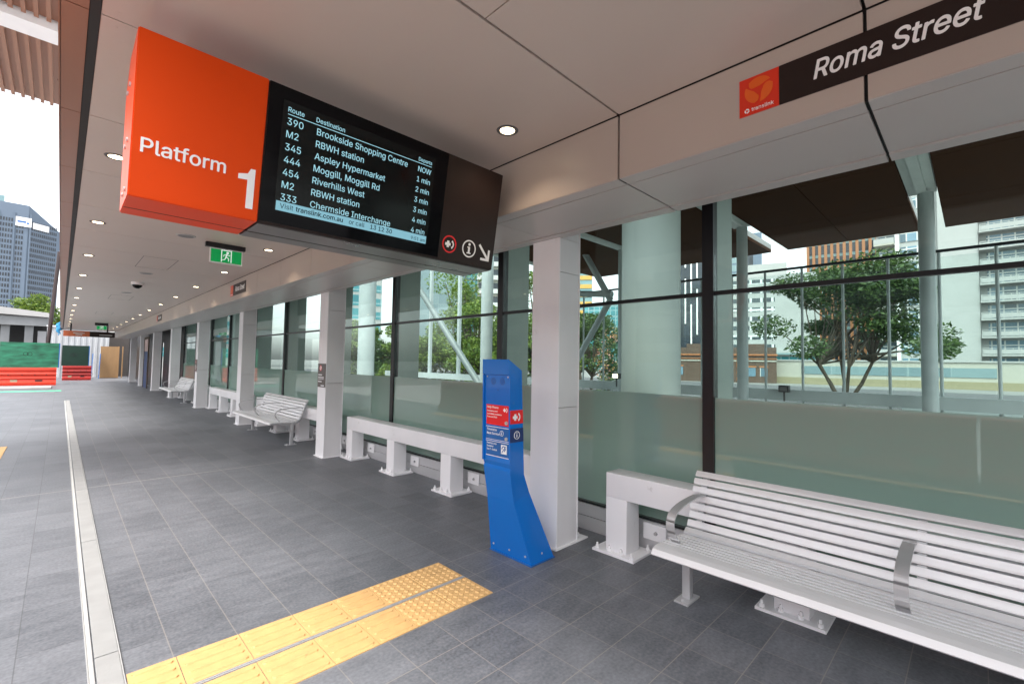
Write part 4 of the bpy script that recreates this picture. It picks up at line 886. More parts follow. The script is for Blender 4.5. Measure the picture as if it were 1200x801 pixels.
mb.build("lettering", textw_m, l1)
mb = lines(l2, (("Timetable", 1.066, .0185), ("Next Service", 1.036, .0185)), 2.734)
fr = (pf(2.565, 1.055, .0021), RI, d_, nrm_)
add_ring(mb, (0, 0), .022, .003, *fr); add_poly(mb, [(-.003, -.013), (.003, -.013), (.003, .005), (-.003, .005)], *fr); add_poly(mb, [(-.003, .008), (.003, .008), (.003, .014), (-.003, .014)], *fr)
mb.build("lettering", textw_m, l2)
mb = lines(l3, (("Hearing Loop", .962, .0135), ("Installed", .938, .0135), ("Use T-Switch", .914, .0135)), 2.734)
fr = (pf(2.54, .935, .0021), RI, d_, nrm_)
add_poly(mb, [(-.032, -.036), (.032, -.036), (.032, .036), (-.032, .036)], *fr)
mb.build("lettering", textw_m, l3)
mb = MB(); fr = (pf(2.54, .935, .0042), RI, d_, nrm_)
add_ring(mb, (0, .006), .022, .007, *fr, -30, 200); add_poly(mb, [(-.024, -.026), (-.017, -.026), (.026, .028), (.019, .028)], *fr); add_ring(mb, (.004, -.004), .012, .006, *fr, -90, 90)
mb.build("ear_symbol", bluel_m, l3)
for par, z, ym in ((l1, 1.138, 2.513), (l2, 1.018, 2.513)):
    MB().tube(pf(ym, z, .002), pf(ym, z, .010), .015, .014, 20).build("push_button", alu_g, par, True)
for za, zb in ((1.0945, 1.0985), (.9835, .9875), (.870, .8745), (.9965, .9995)):     # white keylines round the blue labels
    mb = MB(); mb.prism([pf(2.745, za, .0022), pf(2.489, za, .0022), pf(2.489, zb, .0022), pf(2.745, zb, .0022)], nrm_ * .0008); mb.build("label_keyline", textw_m, hp)
for yc in (2.664, 2.562):
    mb = MB()
    fr = (pf(yc, 1.452, .0004), RI, d_, nrm_)
    for r in (.007, .016, .025):
        n = max(5, int(r * 700))
        for i in range(n):
            a = 2 * math.pi * i / n
            mb.tube(pf(yc + r * math.cos(a), 1.452 + r * math.sin(a), .0), pf(yc + r * math.cos(a), 1.452 + r * math.sin(a), .0007), .0028, .0028, 8)
    mb.build("speaker_grille", navy_m, hp)
for yc, z in ((2.735, 1.487), (2.500, 1.487), ):
    MB().tube(pf(yc, z, 0), pf(yc, z, .004), .007, .006, 12).build("screw", alu_g, hp, True)
MB().tube(pf(2.613, 1.385, 0), pf(2.613, 1.385, .001), .004, .004, 8).build("microphone_hole", dark_m, hp)
for yc in (2.53, 2.71, 2.90):
    MB().tube((2.678, yc, .070), (2.692, yc, .072), .008, .008, 10).build("screw", alu_g, hp, True)
MB().tube((2.83, 2.484, .07), (2.83, 2.494, .07), .008, .008, 10).build("screw", alu_g, hp, True)
sf = (1, 0, 0), (0, 0, 1), (0, -1, 0)
MB().prism([(2.518, y0 - .0005, 1.117), (2.664, y0 - .0005, 1.117), (2.658, y0 - .0005, 1.223), (2.515, y0 - .0005, 1.223)], (0, -.0015, 0)).build("red_label", red_m, hp)
MB().prism([(2.521, y0 - .0005, .972), (2.671, y0 - .0005, .972), (2.665, y0 - .0005, 1.081), (2.518, y0 - .0005, 1.081)], (0, -.0015, 0)).build("navy_label", navy_m, hp)
mb = MB(); help_symbol(mb, (0, 0), .042, ((2.588, y0 - .0021, 1.169), *sf)); mb.build("help_symbol", textw_m, hp)
mb = MB(); fr = ((2.594, y0 - .0021, 1.027), *sf)
add_ring(mb, (0, 0), .032, .005, *fr); add_poly(mb, [(-.004, -.018), (.004, -.018), (.004, .007), (-.004, .007)], *fr); add_poly(mb, [(-.004, .011), (.004, .011), (.004, .019), (-.004, .019)], *fr)
mb.build("information_symbol", textw_m, hp)

# ------------------------------------------------------------------ platform sign with the departure board
ps = thing("platform_sign", "hanging orange Platform 1 sign box with a black departure screen", "platform sign", (1.2, 2.6, CEIL))
ZB, ZT, YB_, YT_ = 2.276, 2.955, 2.490, 2.381
X0, XO, XS, X1 = .170, .668, 1.655, 2.233
def sign_prof(x, inset=0.0):
    return [(x, YB_ + inset, ZB + inset), (x, YT_ + inset, ZT), (x, 2.68, ZT), (x, 2.82, 2.84), (x, 2.845 - inset, ZB + .03), (x, 2.83 - inset, ZB + inset)]
sv = Vector((0, YT_ - YB_, ZT - ZB)).normalized()
sn = Vector((0, -sv.z, sv.y))
def sp(x, z, off=0.0):
    """point on the tilted sign face from its height"""
    f = (z - ZB) / (ZT - ZB)
    return Vector((x, YB_ + (YT_ - YB_) * f, z)) + sn * off
def q(x, z):
    """position read on the vertical plane y = 2.4, moved along the sight line onto the tilted face"""
    k = (YT_ - YB_) / (ZT - ZB)
    # y = YB_ + k (1.6 + s (z-1.6) - ZB), y = 2.4 s
    s = (YB_ + k * (1.6 - ZB)) / (2.4 - k * (z - 1.6))
    return x * s, 1.6 + s * (z - 1.6)
MB().prism(sign_prof(X0), (XO - X0 - .002, 0, 0), .004).build("orange_box", orange_m, ps)
MB().prism(sign_prof(XO), (X1 - XO, 0, 0), .004).build("sign_box", brown_m, ps)
MB().prism([sp(XO + .004, ZB + .012, .0005), sp(1.745, ZB + .012, .0005), sp(1.745, ZT - .006, .0005), sp(XO + .004, ZT - .006, .0005)], sn * .004).build("screen_bezel", black_m, ps)
xa, za = q(.742, .0 + 2.352); xb, zb = q(1.672, 2.90)
scr = MB().prism([sp(.735, 2.352, .005), sp(1.648, 2.352, .005), sp(1.648, 2.888, .005), sp(.735, 2.888, .005)], sn * .0015).build("screen", screen_m, ps)
mb = MB()
def sline(s_, x, z, h, al='L', b=0.004):
    add_text(mb, s_, sp(x, z, .007), (1, 0, 0), sv, sn, h=h, bold=b, align=al, thick=.0006, kx=.93)
xr, xd, xt = .760, .907, 1.622
pz = .0617
sline("Route", xr, 2.838, .0235); sline("Destination", xd - .008, 2.838, .0235); sline("Departs", xt, 2.838, .0215, 'R')
rows_ = (("390", "Brookside Shopping Centre", "NOW"), ("M2", "RBWH station", "1 min"), ("345", "Aspley Hypermarket", "2 min"), ("444", "Moggill, Moggill Rd", "3 min"), ("454", "Riverhills West", "3 min"), ("M2", "RBWH station", "4 min"), ("333", "Chermside Interchange", "4 min"))
for i, (a, b, c) in enumerate(rows_):
    z = 2.776 - i * pz
    sline(a, xr, z, .0335); sline(b, xd, z, .0335); sline(c, xt, z, .031, 'R')
mb.prism([sp(xr, 2.8245, .007), sp(xt, 2.8245, .007), sp(xt, 2.8275, .007), sp(xr, 2.8275, .007)], sn * .0006)
mb.build("departures_text", scr_txt, scr)
MB().prism([sp(.741, 2.353, .007), sp(1.640, 2.353, .007), sp(1.640, 2.400, .007), sp(.741, 2.400, .007)], sn * .0006).build("message_bar", scr_bar, scr)
mb = MB()
add_text(mb, "Visit", sp(.760, 2.367, .008), (1, 0, 0), sv, sn, h=.024, thick=.0006)
add_text(mb, "translink.com.au", sp(.838, 2.367, .008), (1, 0, 0), sv, sn, h=.024, bold=.022, thick=.0006)
add_text(mb, "or call", sp(1.125, 2.367, .008), (1, 0, 0), sv, sn, h=.024, thick=.0006)
add_text(mb, "13 12 30", sp(1.255, 2.367, .008), (1, 0, 0), sv, sn, h=.024, bold=.016, thick=.0006)
add_text(mb, "9:51 am", sp(1.632, 2.362, .008), (1, 0, 0), sv, sn, h=.020, align='R', thick=.0006)
mb.build("message_text", black_m, scr)
xa, za = q(.198, 2.444); xb, zb = q(.502, 2.443)
mb = MB(); add_text(mb, "Platform", sp(xa, za, .0005), (1, 0, 0), sv, sn, w=xb - xa, bold=.018)
xa, za = q(.588, 2.305); xb, zt_ = q(.600, 2.50)
w_, h_ = .0315, (zt_ - za)
fr = (sp(xa, za, .0005), (1, 0, 0), sv, sn)
add_poly(mb, [(0, 0), (w_, 0), (w_, h_), (w_ - .020, h_), (w_ - .032, h_ * .865), (-.040, h_ * .815), (-.040, h_ * .69), (0, h_ * .71)], *fr)
mb.build("lettering", textw_m, ps)
mb = MB()
fr = (sp(*q(1.777, 2.365), .0005), (1, 0, 0), sv, sn)
add_ring(mb, (0, 0), .058, .009, *fr); mb.build("help_ring", red_m, ps)
mb = MB(); help_symbol(mb, (.002, 0), .036, fr); mb.build("help_symbol", textw_m, ps)
fr = (sp(*q(1.942, 2.365), .0005), (1, 0, 0), sv, sn)
mb = MB(); add_ring(mb, (0, 0), .060, .009, *fr); add_poly(mb, [(-.018, -.034), (.018, -.034), (.018, -.026), (.008, -.026), (.008, .014), (-.016, .014), (-.016, .006), (-.008, .006), (-.008, -.026), (-.018, -.026)], *fr); add_ring(mb, (0, .030), .010, .0095, *fr); mb.build("information_symbol", textw_m, ps)
fr = (sp(*q(2.078, 2.357), .0005), (1, 0, 0), sv, sn)
mb = MB()
add_poly(mb, [(-.058, .048), (-.046, .060), (.034, -.020), (.034, .030), (.051, .030), (.051, -.051), (-.030, -.051), (-.030, -.034), (.022, -.034)][::-1], *fr)
mb.build("arrow", textw_m, ps)
MB().box(X0 + .004, X1 - .002, 2.695, 2.701, ZB - .001, ZB + .004).build("base_seam", joint_m, ps)
MB().box(XO + .004, X1 - .004, YB_ + .02, 2.69, ZB - .004, ZB - .0005).box(XO + .004, X1 - .004, 2.706, 2.825, ZB - .004, ZB - .0005).build("base_cover", mat("dull_metal", (.20, .19, .185), .3, .6, .08, 3), ps)
for z in (2.80, 2.55, 2.33):
    for yy in (2.60, 2.70):
        MB().tube((X0 - .006, yy, z), (X0 + .002, yy, z), .010, .010, 10).build("bolt", alu_g, ps, True)
for xx in (.4, 1.95): MB().tube((xx, 2.73, ZT - .03), (xx, 2.73, CEIL - .001), .025, .025, 12).build("hanger", dark_m, ps, True)

# ------------------------------------------------------------------ station name signs on the bulkhead
def petal(mb, c, R, ang, fr):
    pts = []
    for i in range(13):                       # outer arc
        a = rad(ang + i * 8.2); pts.append((c[0] + R * math.cos(a), c[1] + R * math.sin(a)))
    for i in range(1, 7):                     # round head back to the centre
        a = rad(ang + 98 + i * 28); r = R * .34
        cc = rad(ang + 88); bx, by = c[0] + R * .66 * math.cos(cc), c[1] + R * .66 * math.sin(cc)
        pts.append((bx + r * math.cos(a), by + r * math.sin(a)))
    pts.append((c[0] + R * .30 * math.cos(rad(ang + 36)), c[1] + R * .30 * math.sin(rad(ang + 36))))
    pts.append((c[0] + R * .62 * math.cos(rad(ang + 10)), c[1] + R * .62 * math.sin(rad(ang + 10))))
    add_poly(mb, pts, *fr)
def station_sign(yl, yr, z0, z1, label, detail=True):
    t = thing("station_name_sign", label, "station sign", (2.363, (yl + yr) / 2, (z0 + z1) / 2), "station name signs on the bulkhead")
    h = z1 - z0
    yo = yl - h * .94
    MB().box(2.3605, 2.3643, yr, yo - .0005, z0, z1).build("name_board", brown_m, t)
    lg = MB().box(2.3603, 2.3643, yo, yl, z0, z1, .0015).build("logo_board", logo_m, t)
    fr = ((2.3601, yl, z0), (0, -1, 0), (0, 0, 1), (-1, 0, 0))
    mb = MB()
    for a in (35, 155, 275): petal(mb, (h * .47, h * .60), h * .335, a, fr)
    mb.build("emblem", logo2_m, lg)
    fr2 = ((2.3603, yl, z0), (0, -1, 0), (0, 0, 1), (-1, 0, 0))
    mb = MB()
    add_text(mb, "translink", (2.3601, yl - h * .30, z0 + h * .085), (0, -1, 0), (0, 0, 1), (-1, 0, 0), w=h * .52, bold=.01)
    add_ring(mb, (h * .19, h * .125), h * .062, h * .035, fr[0], *fr[1:], 20, 120); add_ring(mb, (h * .19, h * .125), h * .062, h * .035, fr[0], *fr[1:], 140, 240); add_ring(mb, (h * .19, h * .125), h * .062, h * .035, fr[0], *fr[1:], 260, 360)
    mb.build("emblem_text", textw_m, lg)
    mb = MB()
    add_text(mb, "Roma Street", (2.3603, yo - h * .75, z0 + h * .33), (0, -1, 0), (0, 0, 1), (-1, 0, 0), h=h * .44, w=h * 2.85, bold=.022, shear=.22)
    mb.build("lettering", textw_m, t)
station_sign(.802, -.30, 2.832, 3.020, "large black Roma Street station sign on the bulkhead near the camera")
station_sign(10.42, 9.36, 2.815, 3.03, "small black station sign on the bulkhead beyond the exit sign")
station_sign(20.25, 19.12, 2.82, 3.03, "tiny black station sign far along the bulkhead")

# ------------------------------------------------------------------ far end of the platform
t = thing("hanging_sign", "shade-darkened orange and black hanging sign at the far end of the canopy", "platform sign", (.96, 30, CEIL))
MB().box(.05, .96, 29.9, 30.1, 2.50, 2.76).build("orange_box", mat("shaded_orange_sign", (.40, .09, .03), .4), t)  # orange panel with its shade put into the base colour
MB().box(.961, 1.88, 29.9, 30.1, 2.50, 2.76).build("black_box", brown_m, t)
MB().box(.38, .78, 29.896, 29.899, 2.64, 2.68).box(.46, .70, 29.896, 29.899, 2.56, 2.60).box(1.3, 1.78, 29.896, 29.899, 2.58, 2.62).build("lettering", roofg_m, t)
for xx in (.3, 1.6): MB().tube((xx, 30, 2.755), (xx, 30, CEIL - .002), .03, .03, 10).build("hanger", dark_m, t)

cream_m0 = mat("faded_label", (.35, .33, .22), .7)
def barrier(x0, x1, yc, label, along='x', grp="orange water filled barriers", bm_=None):
    bm_ = bm_ or barrier_m
    t = thing("water_barrier", label, "barrier", ((x0 + x1) / 2, yc, 0) if along == 'x' else (yc, (x0 + x1) / 2, 0), grp)
    zb = t.location.z
    P = [(-.24, 0), (-.24, .14), (-.17, .20), (-.13, .30), (-.17, .36), (-.13, .43), (-.13, .52), (-.17, .58), (-.12, .66), (-.12, .74), (-.15, .80), (-.11, .92), (.11, .92), (.15, .80), (.12, .74), (.12, .66), (.17, .58), (.13, .52), (.13, .43), (.17, .36), (.13, .30), (.17, .20), (.24, .14), (.24, 0)]
    a, b = x0 + .01, x1 - .01
    if along == 'x':
        MB().prism([(a, yc + d, zb + z + .001) for d, z in P], (b - a, 0, 0)).build("body", bm_, t)
        f = lambda u0, u1, z0, z1, n, m, d: MB().box(u0, u1, yc - d - .012, yc - d + .004, z0 + zb, z1 + zb).build(n, m, t)
    else:
        MB().prism([(yc + d, a, zb + z + .001) for d, z in P], (0, b - a, 0)).build("body", bm_, t)
        f = lambda u0, u1, z0, z1, n, m, d: MB().box(yc + d - .004, yc + d + .012, u0, u1, z0 + zb, z1 + zb).build(n, m, t)
    L = x1 - x0
    f(x0 + L * .62, x0 + L * .75, .20, .28, "label_plate", dark_m, .17)
    f(x0 + L * .2, x0 + L * .32, .18, .29, "label_plate", cream_m0, .18)
    for k in (.15, .38, .6, .8): f(x0 + L * k, x0 + L * k + .06, .54, .61, "slot", dark_m, .15)
    return t
barrier(-2.19, -.10, 34.75, "bright orange water barrier under the pale green hoarding at the far left")
barrier(.12, 1.50, 41.0, "water barrier coloured dark red for canopy shade, under the dark green hoarding near the far end", bm_=barrier_shade_m)
for k, yy in enumerate((-4.2, -2.1, 0.0, 2.1, 4.2, 6.3, 8.4, 10.5)):
    barrier(yy, yy + 2.08, -1.75, f"orange water barrier, {ORD[k]} along the open platform edge, seen only mirrored", 'y', "barriers along the kerb")
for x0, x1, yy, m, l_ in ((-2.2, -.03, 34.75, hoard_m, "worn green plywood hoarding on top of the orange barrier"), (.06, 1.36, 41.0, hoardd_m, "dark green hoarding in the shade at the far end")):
    t = thing("hoarding", l_, "hoarding", ((x0 + x1) / 2, yy, .93), "green hoardings on barriers")
    MB().box(x0, x1, yy - .018, yy + .0, .925, 2.23).build("board", m, t)
    for xx in (x0 + .3, x1 - .3): MB().box(xx - .03, xx + .03, yy + .001, yy + .05, .925, 2.2).build("batten", ply_m, t)
    MB().box(x1 - .035, x1 + .004, yy - .022, yy + .004, .925, 2.23).build("edge_strip", bluel_m, t)
    mb = MB()
    fr = (((x0 + x1) / 2 - .1, yy - .0185, 1.63), (1, 0, 0), (0, 0, 1), (0, -1, 0))
    add_ring(mb, (-.07, 0), .10, .022, *fr); add_ring(mb, (.07, 0), .10, .022, *fr); mb.build("stamped_mark", hoardd_m if m is hoard_m else dark_m, t)
t = thing("floor_mat", "white and green taped mat on the floor before the orange barrier", "mat", (-.9, 31, 0))
MB().box(-2.4, -.25, 31.0, 32.6, .001, .06, .01).build("board", roofg_m, t)
MB().box(-2.4, .1, 28.6, 29.3, .001, .006).build("green_tape", mat("green_tape", (.08, .5, .3), .6), t)

t = thing("corrugated_wall", "white corrugated metal wall closing the far end of the platform", "wall", (.8, 46, 0))
mb = MB()
prof_ = []
x = -.75
i = 0
while x < 2.5:
    d = .05 if i % 2 else 0
    prof_ += [(x, 46 + d), (x + .13, 46 + d)]
    x += .16; i += 1
mb.prism([(a, b, .001) for a, b in prof_] + [(prof_[-1][0], 46.2, .001), (prof_[0][0], 46.2, .001)], (0, 0, 3.6))
mb.build("sheet", corr_m, t)
MB().box(-.78, 2.52, 45.9, 46.25, 3.605, 3.7).build("capping", white_m, t)
t = thing("plywood_screen", "tall bare plywood screen at the far end beside the columns", "screen", (2.7, 44, 0))
MB().box(2.04, 3.0, 44.0, 44.03, .05, 2.28).build("sheet", ply_m, t)
MB().box(3.001, 3.06, 43.96, 44.06, .001, 2.3).box(2.03, 3.0, 44.031, 44.08, .001, .05).box(2.03, 3.0, 44.031, 44.08, 2.2, 2.28).box(3.22, 3.28, 43.96, 44.06, .001, 2.3).build("timber_frame", ply_m, t)
t = thing("brown_wall", "grey end wall closing the canopy behind the plywood", "wall", (2.9, 47, 0))
MB().box(1.7, 4.3, 47.5, 47.7, .001, 3.3).build("wall_face", mat("end_wall_brown", (.06, .05, .045), .7), t)
t = thing("step_ladder", "blue step ladder leaning beside the plywood screen", "ladder", (1.75, 43.5, 0))
for xx in (1.55, 1.95): MB().obox((xx, 43.3, .001), (.04, 0, 0), (0, .08, 0), (0.06, .45, 1.75)).build("rail", bluel_m, t)
for k in range(5): MB().box(1.59 + .011 * k, 1.97 + .011 * k, 43.36 + .09 * k, 43.44 + .09 * k, .28 + .33 * k, .31 + .33 * k).build("rung", alu_g, t)
t = thing("tool_crate", "red plastic crate by the foot of the blue ladder", "crate", (1.4, 43.2, 0))
MB().box(1.25, 1.5, 43.0, 43.3, .001, .35, .02).build("tub", red_m, t)
MB().box(1.24, 1.51, 42.99, 43.31, .352, .38, .008).build("rim", dark_m, t)
t = thing("blue_banner", "light blue cloth bunched at the end of the canopy edge", "banner", (-.1, 36.4, 2.2))
mb = MB()
for k in range(9):
    z = 2.75 + k * .085; w = .04 + .10 * math.sin(k / 8 * 3.0) * (1 if k > 3 else .6)
    mb.sphere((-.13 + .04 * math.sin(k * 1.7), 36.4, z), w, (1, .5, .8), 10)
mb.build("cloth", cloth_m, t, True)
t = thing("leaning_pole", "dark brown leaning pole beside the far canopy end", "pole", (-.42, 34.6, 0))
MB().tube((-.60, 34.9, .001), (-.27, 34.9, 7.2), .085, .085, 12).build("shaft", mat("pole_dark_brown", (.035, .02, .02), .5), t, True)
MB().box(-.72, -.52, 34.8, 35.0, .0005, .02).build("base_plate", dark_m, t)

# grey shelter behind the barriers
t = thing("station_shelter", "low grey steel shelter with pale flat roof behind the green hoarding", "shelter", (-6, 50, 0))
MB().prism([(-14, 49, 4.9), (-.75, 49, 4.42), (-.75, 49, 4.75), (-14, 49, 6.2)], (0, 10, 0)).build("roof", roofg_m, t)
MB().box(-14, -.72, 49.2, 49.5, 3.75, 4.38).build("beam", greyst_m, t)
for xx in (-13, -9.2, -5.4, -2.95, -1.75):
    MB().box(xx - .22, xx + .22, 49.55, 50.0, -.15, 4.1).build("post", greyst_m, t)
MB().box(-14, -.8, 56, 56.2, -.15, 4.2).build("back_wall", dark_m, t)
MB().box(-1.3, -.85, 50.1, 50.2, 2.1, 3.4).build("pale_window", corr_m, t)
MB().box(-.80, -.68, 49.6, 49.7, -.15, 3.5).build("orange_post", barrier_m, t)

# canopy across the road, top left
c2 = thing("ribbed_canopy", "high copper ribbed canopy with a pale edge beam beyond the platform", "canopy", (-4, 7, 6))
mb = MB()
mb.box(-4, .1, 8.95, 11.38, 6.05, 6.12)
x = -4.0
while x < .05:
    mb.box(x, x + .045, 8.97, 11.36, 5.99, 6.049); x += .115
mb.build("ribbed_soffit", copper_m, c2)
MB().box(-4, .1, 8.55, 8.93, 5.92, 6.3).build("edge_beam", white_m, c2)
mb = MB().box(-4, .1, 6.9, 8.53, 6.05, 6.12)
x = -4.0
while x < .05:
    mb.box(x, x + .045, 6.92, 8.51, 5.99, 6.049); x += .115
mb.build("ribbed_soffit", copper_m, c2)
MB().box(-4, .1, 6.9, 11.4, 6.13, 6.5).build("roof", roofg_m, c2)
for yy in (7.5, 10.8): MB().tube((-3.8, yy, -.14), (-3.8, yy, 6.05), .12, .12, 16).build("post", greyst_m, c2, True)

# ------------------------------------------------------------------ beyond the glass
rc = thing("round_column", "thick pale round concrete column close behind the glass", "column", (6.35, 3.45, 0))
MB().tube((6.35, 3.45, -.02), (6.35, 3.45, 4.9), .43, .43, 48).build("shaft", colw_m, rc, True)
MB().tube((6.35, 3.45, -.018), (6.35, 3.45, .05), .47, .47, 48).build("base_collar", rubber_m, rc, True)

# roof over the concourse: dark brown slabs with beams coloured pale for sky light in the gaps
ZS = 4.8
pit_ = 3.13
gaps = [.62 + pit_ * k for k in range(-1, 4)]       # centre lines of the gaps
for k, (a, b) in enumerate(zip(gaps[:-1], gaps[1:])):
    wh = {1: "dark brown soffit slab between the two round posts, above the street tree", 0: "brown soffit slab at the right edge of the view beyond the station sign"}.get(k, f"dark brown soffit slab, {ORD[k]} from the right in the roof beyond the glass")
    t = thing("soffit_slab", wh, "roof slab", (9, (a + b) / 2, ZS), "brown soffit slabs beyond the glass")
    ya, yb = a + .21, b - .21
    mb = MB()
    n = 4
    for i in range(n):
        mb.box(4.4 + i * 2.42, 4.4 + (i + 1) * 2.42 - .012, ya, (ya + yb) / 2 - .006, ZS, ZS + .08).box(4.4 + i * 2.42, 4.4 + (i + 1) * 2.42 - .012, (ya + yb) / 2 + .006, yb, ZS, ZS + .08)
    mb.build("soffit_boards", slab_m, t)
    MB().box(4.4, 14.08, ya, yb, ZS + .082, ZS + .22).build("roof_deck", roofg_m, t)
for k, g in enumerate(gaps[1:]):
    t = thing("roof_beam", f"steel roof beam coloured pale for sky light with its round post, {ORD[k]} from the right behind the glass", "roof beam", (11, g, 0), "pale beams between the brown slabs")
    MB().box(4.5, 11.2, g - .195, g - .07, ZS + .03, ZS + .5).box(4.5, 11.2, g - .064, g + .064, ZS - .03, ZS + .5).box(4.5, 11.2, g + .07, g + .195, ZS + .03, ZS + .5).build("beam", beam_m, t)
    MB().tube((11.0, g - .05, -.02), (11.0, g - .05, ZS - .031), .115, .115, 24).build("post", post_m, t, True)

# braced frames farther along
def brace(name, label, pts, r, grp=None, m=None):
    t = thing(name, label, "brace", pts[0][0], grp)
    for k, (a, b) in enumerate(pts):
        MB().tube(a, b, r, r, 16).build("diagonal" if k == 0 else "strut", m or post_m, t, True)
brace("diagonal_brace", "pale diagonal steel tube brace seen above the guard rail behind the phone", [((10.8, 17.2, 5.2), (10.8, 12.4, .6))], .12, "diagonal braces beyond the glass", brace_m)
brace("cross_brace", "pale steel cross brace joined to a post right of the phone column", [((10.9, 8.35, 5.35), (10.9, 7.15, 3.4)), ((10.9, 7.15, 3.4), (10.9, 8.9, .8)), ((10.9, 9.9, 3.85), (10.9, 7.1, 3.55))], .09, "diagonal braces beyond the glass")
for k, (x, y, r) in enumerate(((9.6, 18.9, .36), (10.2, 11.57, .20), (7.6, 21.5, .3))):
    t = thing("steel_column", ["fat pale round steel column left of the diagonal brace", "pale round steel column just left of the phone column behind the glass", "pale round steel column far along behind the glass"][k], "column", (x, y, 0), "round steel columns beyond the glass")
    MB().tube((x, y, -.02), (x, y, 6), r, r, 32).build("shaft", post_m, t, True)
    MB().tube((x, y, -.018), (x, y, .06), r + .05, r + .05, 32).build("base_collar", rubber_m, t, True)

# glass screen along the street and its rail beam
gs = thing("street_glass_screen", "tall glass screen on thin posts along the street side", "glass screen", (11.6, 6, 0))
pys = [-4.0 + .74 * k for k in range(19)]
for k, yy in enumerate(pys):
    MB().tube((11.6, yy, -.02), (11.6, yy, 3.78), .026, .026, 10).build("thin_post", post_m, gs, True)
for a, b in zip(pys[:-1:4], pys[4::4]): MB().box(11.63, 11.64, a + .03, b - .03, .1, 3.7).build("pane", bal_m, gs)
MB().box(11.57, 11.63, -4.1, 9.4, 3.782, 3.83).build("top_rail", dark_m, gs)
MB().box(11.45, 11.56, -4.1, 20.5, .86, 1.10).build("rail_beam", post_m, gs)
for k, yy in enumerate((14.86, 16.9, 19.55)):
    t = thing("facade_post", ["slim tall pale post right of the diagonal brace", "slim tall pale post crossing the top of the diagonal brace", "slim tall pale post left of the fat steel column"][k], "post", (11.6, yy, 0), "slim posts beyond the glass")
    MB().box(11.54, 11.66, yy - .07, yy + .07, -.02, 7.5, .01).build("shaft", post_m, t)
    MB().box(11.45, 11.75, yy - .15, yy + .15, -.018, .0).build("foot_plate", post_m, t)
for k, (x, y, z) in enumerate(((11.3, 2.95, 1.05), (10.3, 6.55, 1.22))):
    t = thing("floodlight", ["small black floodlight on the rail below the street tree", "small floodlight with a lit face at the foot of the cross brace"][k], "floodlight", (x, y, z), "small floodlights on the rail")
    MB().box(x - .07, x + .09, y - .10, y + .10, z, z + .15, .02).build("housing", dark_m, t)
    MB().box(x - .078, x - .071, y - .07, y + .07, z + .03, z + .12).build("lens", lamp_m if k else rubber_m, t)
    MB().tube((x, y, z - .2), (x, y, z), .02, .02, 8).build("stem", dark_m, t)
t = thing("street_sign_board", "white hoarding board with blue letters low behind the right post", "sign", (12.6, 0, .5))
MB().box(12.6, 12.64, -.6, 1.1, .62, 1.02).build("board", white_m, t)
mb = MB(); add_text(mb, "ABE", (12.598, .92, .86), (0, -1, 0), (0, 0, 1), (-1, 0, 0), h=.115, bold=.04); add_text(mb, "ON", (12.598, .40, .85), (0, -1, 0), (0, 0, 1), (-1, 0, 0), h=.115, bold=.04)
mb.build("lettering", bluel_m, t)
for xx in (-.5, 1.0): MB().box(12.65, 12.70, xx - .03, xx + .03, -.3, 1.0).build("leg", dark_m, t)

# ------------------------------------------------------------------ trees
def leaves(mb, c, r, n, size, rng, squash=.75):
    for _ in range(n):
        while True:
            p = Vector((rng.uniform(-1, 1), rng.uniform(-1, 1), rng.uniform(-1, 1)))
            if .25 < p.length < 1: break
        p = Vector((p.x * r, p.y * r, p.z * r * squash)) + Vector(c)
        d1 = Vector((rng.gauss(0, 1), rng.gauss(0, 1), rng.gauss(0, .6))).normalized()
        d2 = d1.cross(Vector((rng.gauss(0, 1), rng.gauss(0, 1), rng.gauss(0, 1)))).normalized()
        s = size * rng.uniform(.6, 1.3)
        vs = [mb.bm.verts.new(p + d1 * s * a + d2 * s * b) for a, b in ((-1, 0), (-.1, -.45), (1, 0), (-.1, .45))]
        mb.bm.faces.new(vs)
def tree(name, label, base, H, R, clumps, leafn, size, m, seed, stems=1, grp=None, low=.35, crownr=.32, cat="tree", wide=(1, 1)):
    rng = random.Random(seed)
    t = thing(name, label, cat, base, grp)
    b = Vector(base)
    tr, cr = MB(), MB()
    tips = []
    for s in range(stems):
        a = 2 * math.pi * s / stems + rng.uniform(-.3, .3)
        p = b + Vector((math.cos(a) * .15 * (stems > 1), math.sin(a) * .15 * (stems > 1), 0))
        fork = b + Vector((math.cos(a) * R * .22 * (stems > 1), math.sin(a) * R * .22 * (stems > 1), H * low * rng.uniform(.9, 1.15)))
        r0 = max(.05, H * (.022 if stems == 1 else .013))
        mid = (p + fork) / 2 + Vector((rng.uniform(-.1, .1), rng.uniform(-.1, .1), 0))
        tr.tube(p, mid, r0, r0 * .85, 10); tr.tube(mid, fork, r0 * .85, r0 * .7, 10)
        tips.append((fork, r0 * .8))
    for k in range(clumps):
        a = rng.uniform(0, 2 * math.pi); rr = R * math.sqrt(rng.uniform(.02, 1)); zf = rng.uniform(0, 1)
        rr *= (1 - .55 * zf)
        c = b + Vector((math.cos(a) * rr * wide[0], math.sin(a) * rr * wide[1], H * (low + .10 + (1 - low - .2) * zf)))
        f, r0 = rng.choice(tips)
        m_ = f.lerp(c, .55) + Vector((0, 0, H * .05 * rng.uniform(-.5, 1)))
        tr.tube(f, m_, r0 * .7, r0 * .4, 7); tr.tube(m_, c, r0 * .4, r0 * .15, 6)
        cl = R * crownr * rng.uniform(.6, 1.15)
        leaves(cr, c, cl, int(leafn / clumps * rng.uniform(.7, 1.3)), size, rng, .62)
    tr.build("trunk", bark_m, t, True)
    cr.build("crown", m, t)
    return t
